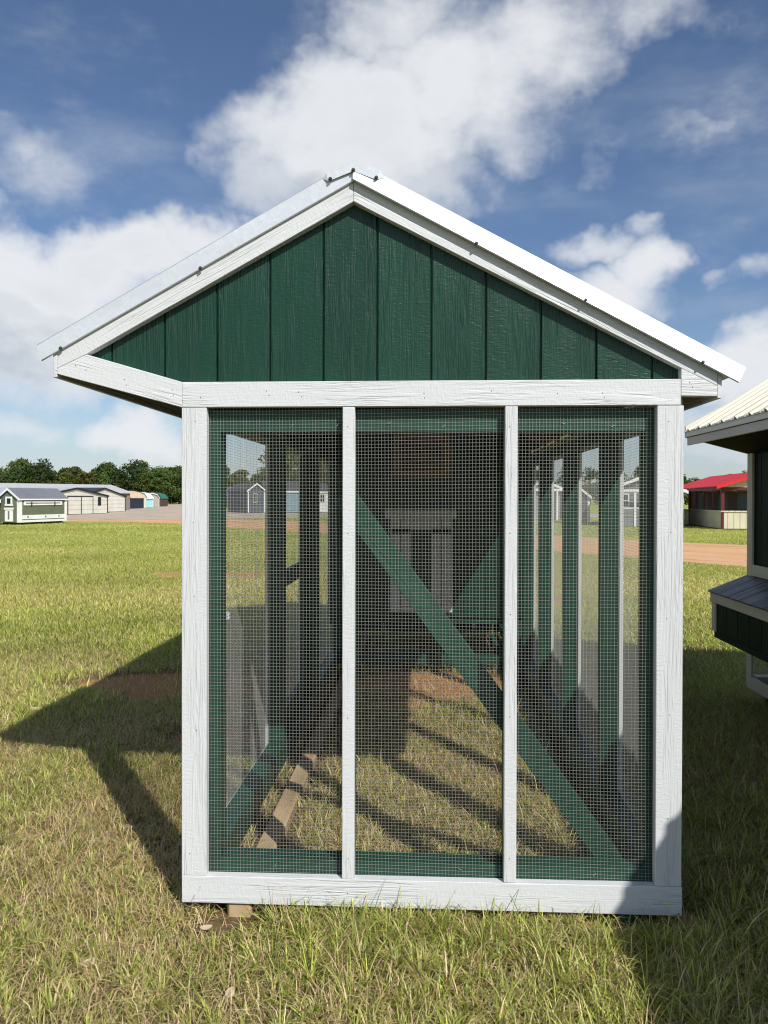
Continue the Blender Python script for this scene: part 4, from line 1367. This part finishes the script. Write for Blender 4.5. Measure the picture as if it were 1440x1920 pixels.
def build_blades(name, x, y, h, w, lean, colr, nseg, label, a=None):
    """every blade a bent, tapering strip"""
    n = len(x)
    a = GR.uniform(0, 2 * np.pi, n) if a is None else a
    f = a + np.pi / 2 + GR.uniform(-0.5, 0.5, n)
    dx, dy = np.cos(a), np.sin(a)
    sx_, sy_ = np.cos(f), np.sin(f)
    rows = []
    for k in range(nseg + 1):
        t = k / nseg
        out_ = h * lean * t ** 1.6
        zz = h * np.sqrt(np.maximum(0.02, 1 - (lean * t ** 0.8) ** 2 * 0.9)) * t + 0.002
        ww = w * (1 - t) ** 0.7 * (0.75 + 0.25 * min(1, t * 4))
        px, py = x + dx * out_, y + dy * out_
        if k < nseg:
            rows.append(np.stack([px - sx_ * ww / 2, py - sy_ * ww / 2, zz], 1))
            rows.append(np.stack([px + sx_ * ww / 2, py + sy_ * ww / 2, zz], 1))
        else:
            rows.append(np.stack([px, py, zz], 1))
    nv = 2 * nseg + 1
    co = np.stack(rows, 1).reshape(-1, 3)
    base = (np.arange(n) * nv)[:, None]
    loops, starts, pos = [], [], 0
    cell = []
    for k in range(nseg - 1):
        cell += [2 * k, 2 * k + 1, 2 * k + 3, 2 * k + 2]
    cell += [2 * (nseg - 1), 2 * (nseg - 1) + 1, 2 * nseg]
    lo = (base + np.array(cell)[None, :]).reshape(-1)
    per = len(cell)
    st = (np.arange(n) * per)[:, None] + np.array([4 * k for k in range(nseg)])[None, :]
    me = bpy.data.meshes.new(name)
    me.vertices.add(len(co))
    me.vertices.foreach_set('co', co.astype(np.float32).reshape(-1))
    me.loops.add(len(lo))
    me.loops.foreach_set('vertex_index', lo.astype(np.int32))
    me.polygons.add(n * nseg)
    me.polygons.foreach_set('loop_start', st.reshape(-1).astype(np.int32))
    me.update(calc_edges=True)
    ca = me.attributes.new('tint', 'FLOAT_COLOR', 'POINT')
    cc = np.ones((n, nv, 4), np.float32)
    cc[:, :, :3] = colr[:, None, :]
    ca.data.foreach_set('color', cc.reshape(-1))
    me.materials.append(GM)
    o = bpy.data.objects.new(name, me)
    link(o, Matrix.Identity(4))
    tag(o, label, None, None, 'stuff')
    return o


def tints(n, straw_p, lush):
    """blade colours: greens from olive to fresh, and bleached straw"""
    r = GR.random(n)[:, None]
    g1, g2, g3 = np.array([0.150, 0.205, 0.030]), np.array([0.460, 0.520, 0.095]), np.array([0.700, 0.700, 0.180])
    c = g1 + (g2 - g1) * r
    k = (GR.random(n) < 0.25 + 0.25 * lush)[:, None]
    c = np.where(k, g2 + (g3 - g2) * GR.random(n)[:, None], c)
    s1, s2 = np.array([0.42, 0.28, 0.12]), np.array([0.92, 0.74, 0.42])
    s = s1 + (s2 - s1) * GR.random(n)[:, None]
    return np.where((GR.random(n) < straw_p)[:, None], s, c)


def scatter(d0, d1, dens, x_left, x_right):
    """points on the ground between two distances in front of the viewer's place, thinning out at both ends"""
    wide = 0.60
    a0, a1 = -wide - 0.06, wide - 0.05
    lo, hi = (d0 * 0.78 if d0 > 3 else d0), d1 * 1.22
    n = int((a1 - a0) * (hi ** 2 - lo ** 2) / 2 * dens)
    d = np.sqrt(GR.uniform(lo ** 2, hi ** 2, n))
    u = GR.uniform(a0, a1, n)
    keep = np.clip((hi - d) / (0.44 * d1), 0, 1)
    if d0 > 3:
        keep = np.minimum(keep, np.clip((d - lo) / (0.44 * d0), 0, 1))
    k = GR.random(n) < keep
    return (u * d)[k], (d - 2.93)[k]


def keep_mask(x, y, worn=1.0):
    k = ~in_poly(x, y, TRACK_NEAR + TRACK_FAR) & ~in_poly(x, y, GRAVEL)
    for x0 in (-0.760, 0.690):
        k &= ~((x > x0 - 0.05) & (x < x0 + 0.14) & (y > (-0.16 if x0 < 0 else -0.03)) & (y < 6.1) & (GR.random(len(x)) < 0.93))
    for sx0, sx1, sy0, sy1 in ((15.0, 20, 38, 50), (10, 14.6, 42.4, 48)):
        k &= ~((x > sx0) & (x < sx1) & (y > sy0) & (y < sy1))
    bare = np.full(x.shape, -1.0)
    for bx_, by_, rx, ry in BARE:
        bare = np.maximum(bare, 1 - ((x - bx_) / rx) ** 2 - ((y - by_) / ry) ** 2)
    bare += (vnoise(x * 4, y * 4, 9) - 0.5) * 0.8
    k &= GR.random(len(x)) > worn * 0.96 * np.clip((bare + 0.10) / 0.55, 0, 1)
    return k


def under_roof(x, y):
    return (x > -0.91) & (x < 0.91) & (y > 0.05) & (y < 6.1)


def lushness(x, y):
    return np.clip(0.55 * vnoise(x * 0.55 + 7, y * 0.55, 3) + 0.6 * vnoise(x * 1.9, y * 1.9, 4) - 0.08, 0, 1)


def tall_zone(x, y):
    """uncut strips: along the front board, between the two coops and under the wire"""
    t = np.exp(-((y + 0.10) / 0.22) ** 2) * ((x > -0.55) & (x < 1.2)) * 0.75
    t = np.maximum(t, ((x > 0.55) & (x < 2.6) & (y < 4.5)) * 0.70)
    t = np.maximum(t, ((x > -0.45) & (x < 1.3) & (y < 0.05)) * (0.15 + 0.6 * vnoise(x * 5, y * 5, 17)))
    t = np.maximum(t, under_roof(x, y) * 0.5 * np.clip(vnoise(x * 3, y * 3, 12) * 2.2 - 0.8, 0, 1))
    return t


# 1: the mat of bleached thatch lying on the soil
x, y = scatter(2.2, 7.2, 6000, 0, 0)
k = keep_mask(x, y, 0.72) & (GR.random(len(x)) < 0.32 + 1.1 * (1 - lushness(x, y)) ** 1.5)
x, y = x[k], y[k]
n = len(x)
build_blades('thatch', x, y, GR.uniform(0.03, 0.13, n), GR.uniform(0.0022, 0.0050, n), GR.uniform(0.95, 1.04, n), tints(n, 0.85, 0), 2, 'bleached thatch lying in the near lawn')
# 2: near lawn, in tufts
cx, cy = scatter(2.2, 5.4, 820, 0, 0)
lu = lushness(cx, cy)
tz = tall_zone(cx, cy)
k = keep_mask(cx, cy) & (GR.random(len(cx)) < np.where(under_roof(cx, cy), 0.62, 0.16 + 0.95 * lu + 0.25 * tz))
cx, cy, lu, tz = cx[k], cy[k], lu[k], tz[k]
per = GR.integers(7, 21, len(cx))
ix = np.repeat(np.arange(len(cx)), per)
n = len(ix)
an = GR.uniform(0, 2 * np.pi, n)
rr = np.abs(GR.normal(0, 0.016, n)) + 0.002
x, y, lu, tz = cx[ix] + np.cos(an) * rr, cy[ix] + np.sin(an) * rr, lu[ix], tz[ix]
tuft_h = GR.uniform(0.55, 1.35, len(cx))[ix]
lean = np.clip(0.55 + rr / 0.06 + GR.normal(0, 0.20, n), 0.2, 1.02)
h = GR.uniform(0.035, 0.095, n) * (0.60 + 0.7 * lu) * tuft_h + tz * GR.uniform(0.0, 0.09, n)
tw = GR.uniform(0.75, 1.5, len(cx))[ix]
tc_ = tints(n, 0.26 + 0.24 * under_roof(x, y) - 0.12 * lu, 0.35) * GR.uniform(0.60, 1.22, len(cx))[ix][:, None]
build_blades('grass', x, y, h, GR.uniform(0.0032, 0.0066, n) * tw, lean, tc_, 3, 'short tufted grass of the near lawn', an + GR.normal(0, 0.5, n))
# 3: long blades
x, y = scatter(2.2, 7.5, 1300, 0, 0)
tz = tall_zone(x, y)
k = keep_mask(x, y) & (GR.random(len(x)) < np.where(tz > 0.2, 0.10 + 0.62 * tz * (vnoise(x * 6, y * 6, 51) > 0.42), 0.04))
x, y, tz = x[k], y[k], tz[k]
n = len(x)
build_blades('long_grass', x, y, GR.uniform(0.07, 0.17, n) + tz * GR.uniform(0, 0.11, n), GR.uniform(0.003, 0.0058, n), GR.uniform(0.35, 1.0, n), tints(n, 0.30, 0.5) * GR.uniform(0.7, 1.1, n)[:, None], 5, 'long uncut grass against the front board and between the coops')
# 4: middle distance
x, y = scatter(5.2, 10.5, 4600, 0, 0)
lu = lushness(x, y)
k = keep_mask(x, y) & (GR.random(len(x)) < np.where(under_roof(x, y), 0.35, 0.45 + 0.6 * lu))
x, y, lu = x[k], y[k], lu[k]
n = len(x)
h = GR.uniform(0.04, 0.09, n) * (0.7 + 0.7 * lu) + tall_zone(x, y) * GR.uniform(0, 0.14, n)
build_blades('grass', x, y, h, GR.uniform(0.005, 0.010, n), GR.uniform(0.55, 1.0, n), tints(n, 0.24 - 0.2 * lu, 0.5) * (0.72 + 0.5 * vnoise(x * 1.3, y * 1.3, 33))[:, None], 2, 'grass of the lawn behind the coop')
# 5: further out
for d0, d1, dens, hh, w0, w1, ns, sp, lab in ((10.5, 22, 1250, 0.10, 0.007, 0.013, 2, 0.20, 'grass of the middle field'), (22, 38, 300, 0.12, 0.014, 0.026, 1, 0.16, 'grass of the far field'),
                                              (38, 62, 95, 0.14, 0.024, 0.042, 1, 0.14, 'grass at the far edge of the field before the roads')):
    x, y = scatter(d0, d1, dens, 0, 0)
    lu = lushness(x * 0.4, y * 0.4)
    patch = vnoise(x * 0.35 + 20, y * 0.35, 21)
    k = keep_mask(x, y) & (GR.random(len(x)) < 0.5 + 0.6 * lu)
    x, y, lu, patch = x[k], y[k], lu[k], patch[k]
    n = len(x)
    col_ = tints(n, sp + 0.30 * np.clip((patch - 0.45) * 4, 0, 1) - 0.1 * lu, 0.7)
    mean = col_.mean(0)
    col_ = (mean + (col_ - mean) * 0.65) * (0.80 + 0.38 * patch)[:, None] * np.array([1.03, 1.0, 1.0])
    build_blades('grass', x, y, GR.uniform(0.4, 1.0, n) * hh * (0.65 + 0.6 * lu), GR.uniform(w0, w1, n), GR.uniform(0.6, 1.0, n), col_, ns, lab)

# ------------------------------------------------------------------ dry leaves lying on the lawn
DRY = plain_mat('dry_leaf', (0.50, 0.40, 0.28), 0.8, 0, 0.2, 20)


def dry_leaf(x, y, rz, s, curl, label):
    V, F = [], []
    K = 6
    for i in range(K + 1):
        t = i / K
        w = 0.5 * math.sin(math.pi * (0.06 + 0.9 * t)) ** 0.8
        for j in (-1, 0, 1):
            V.append((s * (t - 0.5) * 2.0, s * w * j, s * curl * ((2 * t - 1) ** 2 + 0.8 * abs(j) * w)))
    for i in range(K):
        for j in range(2):
            a = i * 3 + j
            F.append((a, a + 1, a + 4, a + 3))
    V += [(v[0], v[1], v[2] - 0.0012) for v in V]
    n0 = (K + 1) * 3
    F += [tuple(q + n0 for q in reversed(f)) for f in list(F)]
    wml = Matrix.Translation((x, y, 0.035)) @ Matrix.Rotation(rz, 4, 'Z') @ Matrix.Rotation(0.35, 4, 'X')
    o = mesh_obj('dry_leaf', V, F, DRY, None, wml, smooth=True)
    tag(o, label, 'leaf', 'dry leaves on the lawn')


dry_leaf(-2.88, 2.70, 0.2, 0.042, 0.25, 'pale dry leaf by the tip of the roof shadow')
dry_leaf(-1.13, -0.37, 0.9, 0.030, 0.35, 'curled pink-brown leaf in the thatch at lower left')
dry_leaf(-0.62, -0.50, 1.5, 0.028, 0.2, 'grey-tan leaf in the grass below the raw wood skid end')
dry_leaf(-0.80, -0.13, 0.4, 0.022, 0.3, 'small brown leaf just left of the front board')
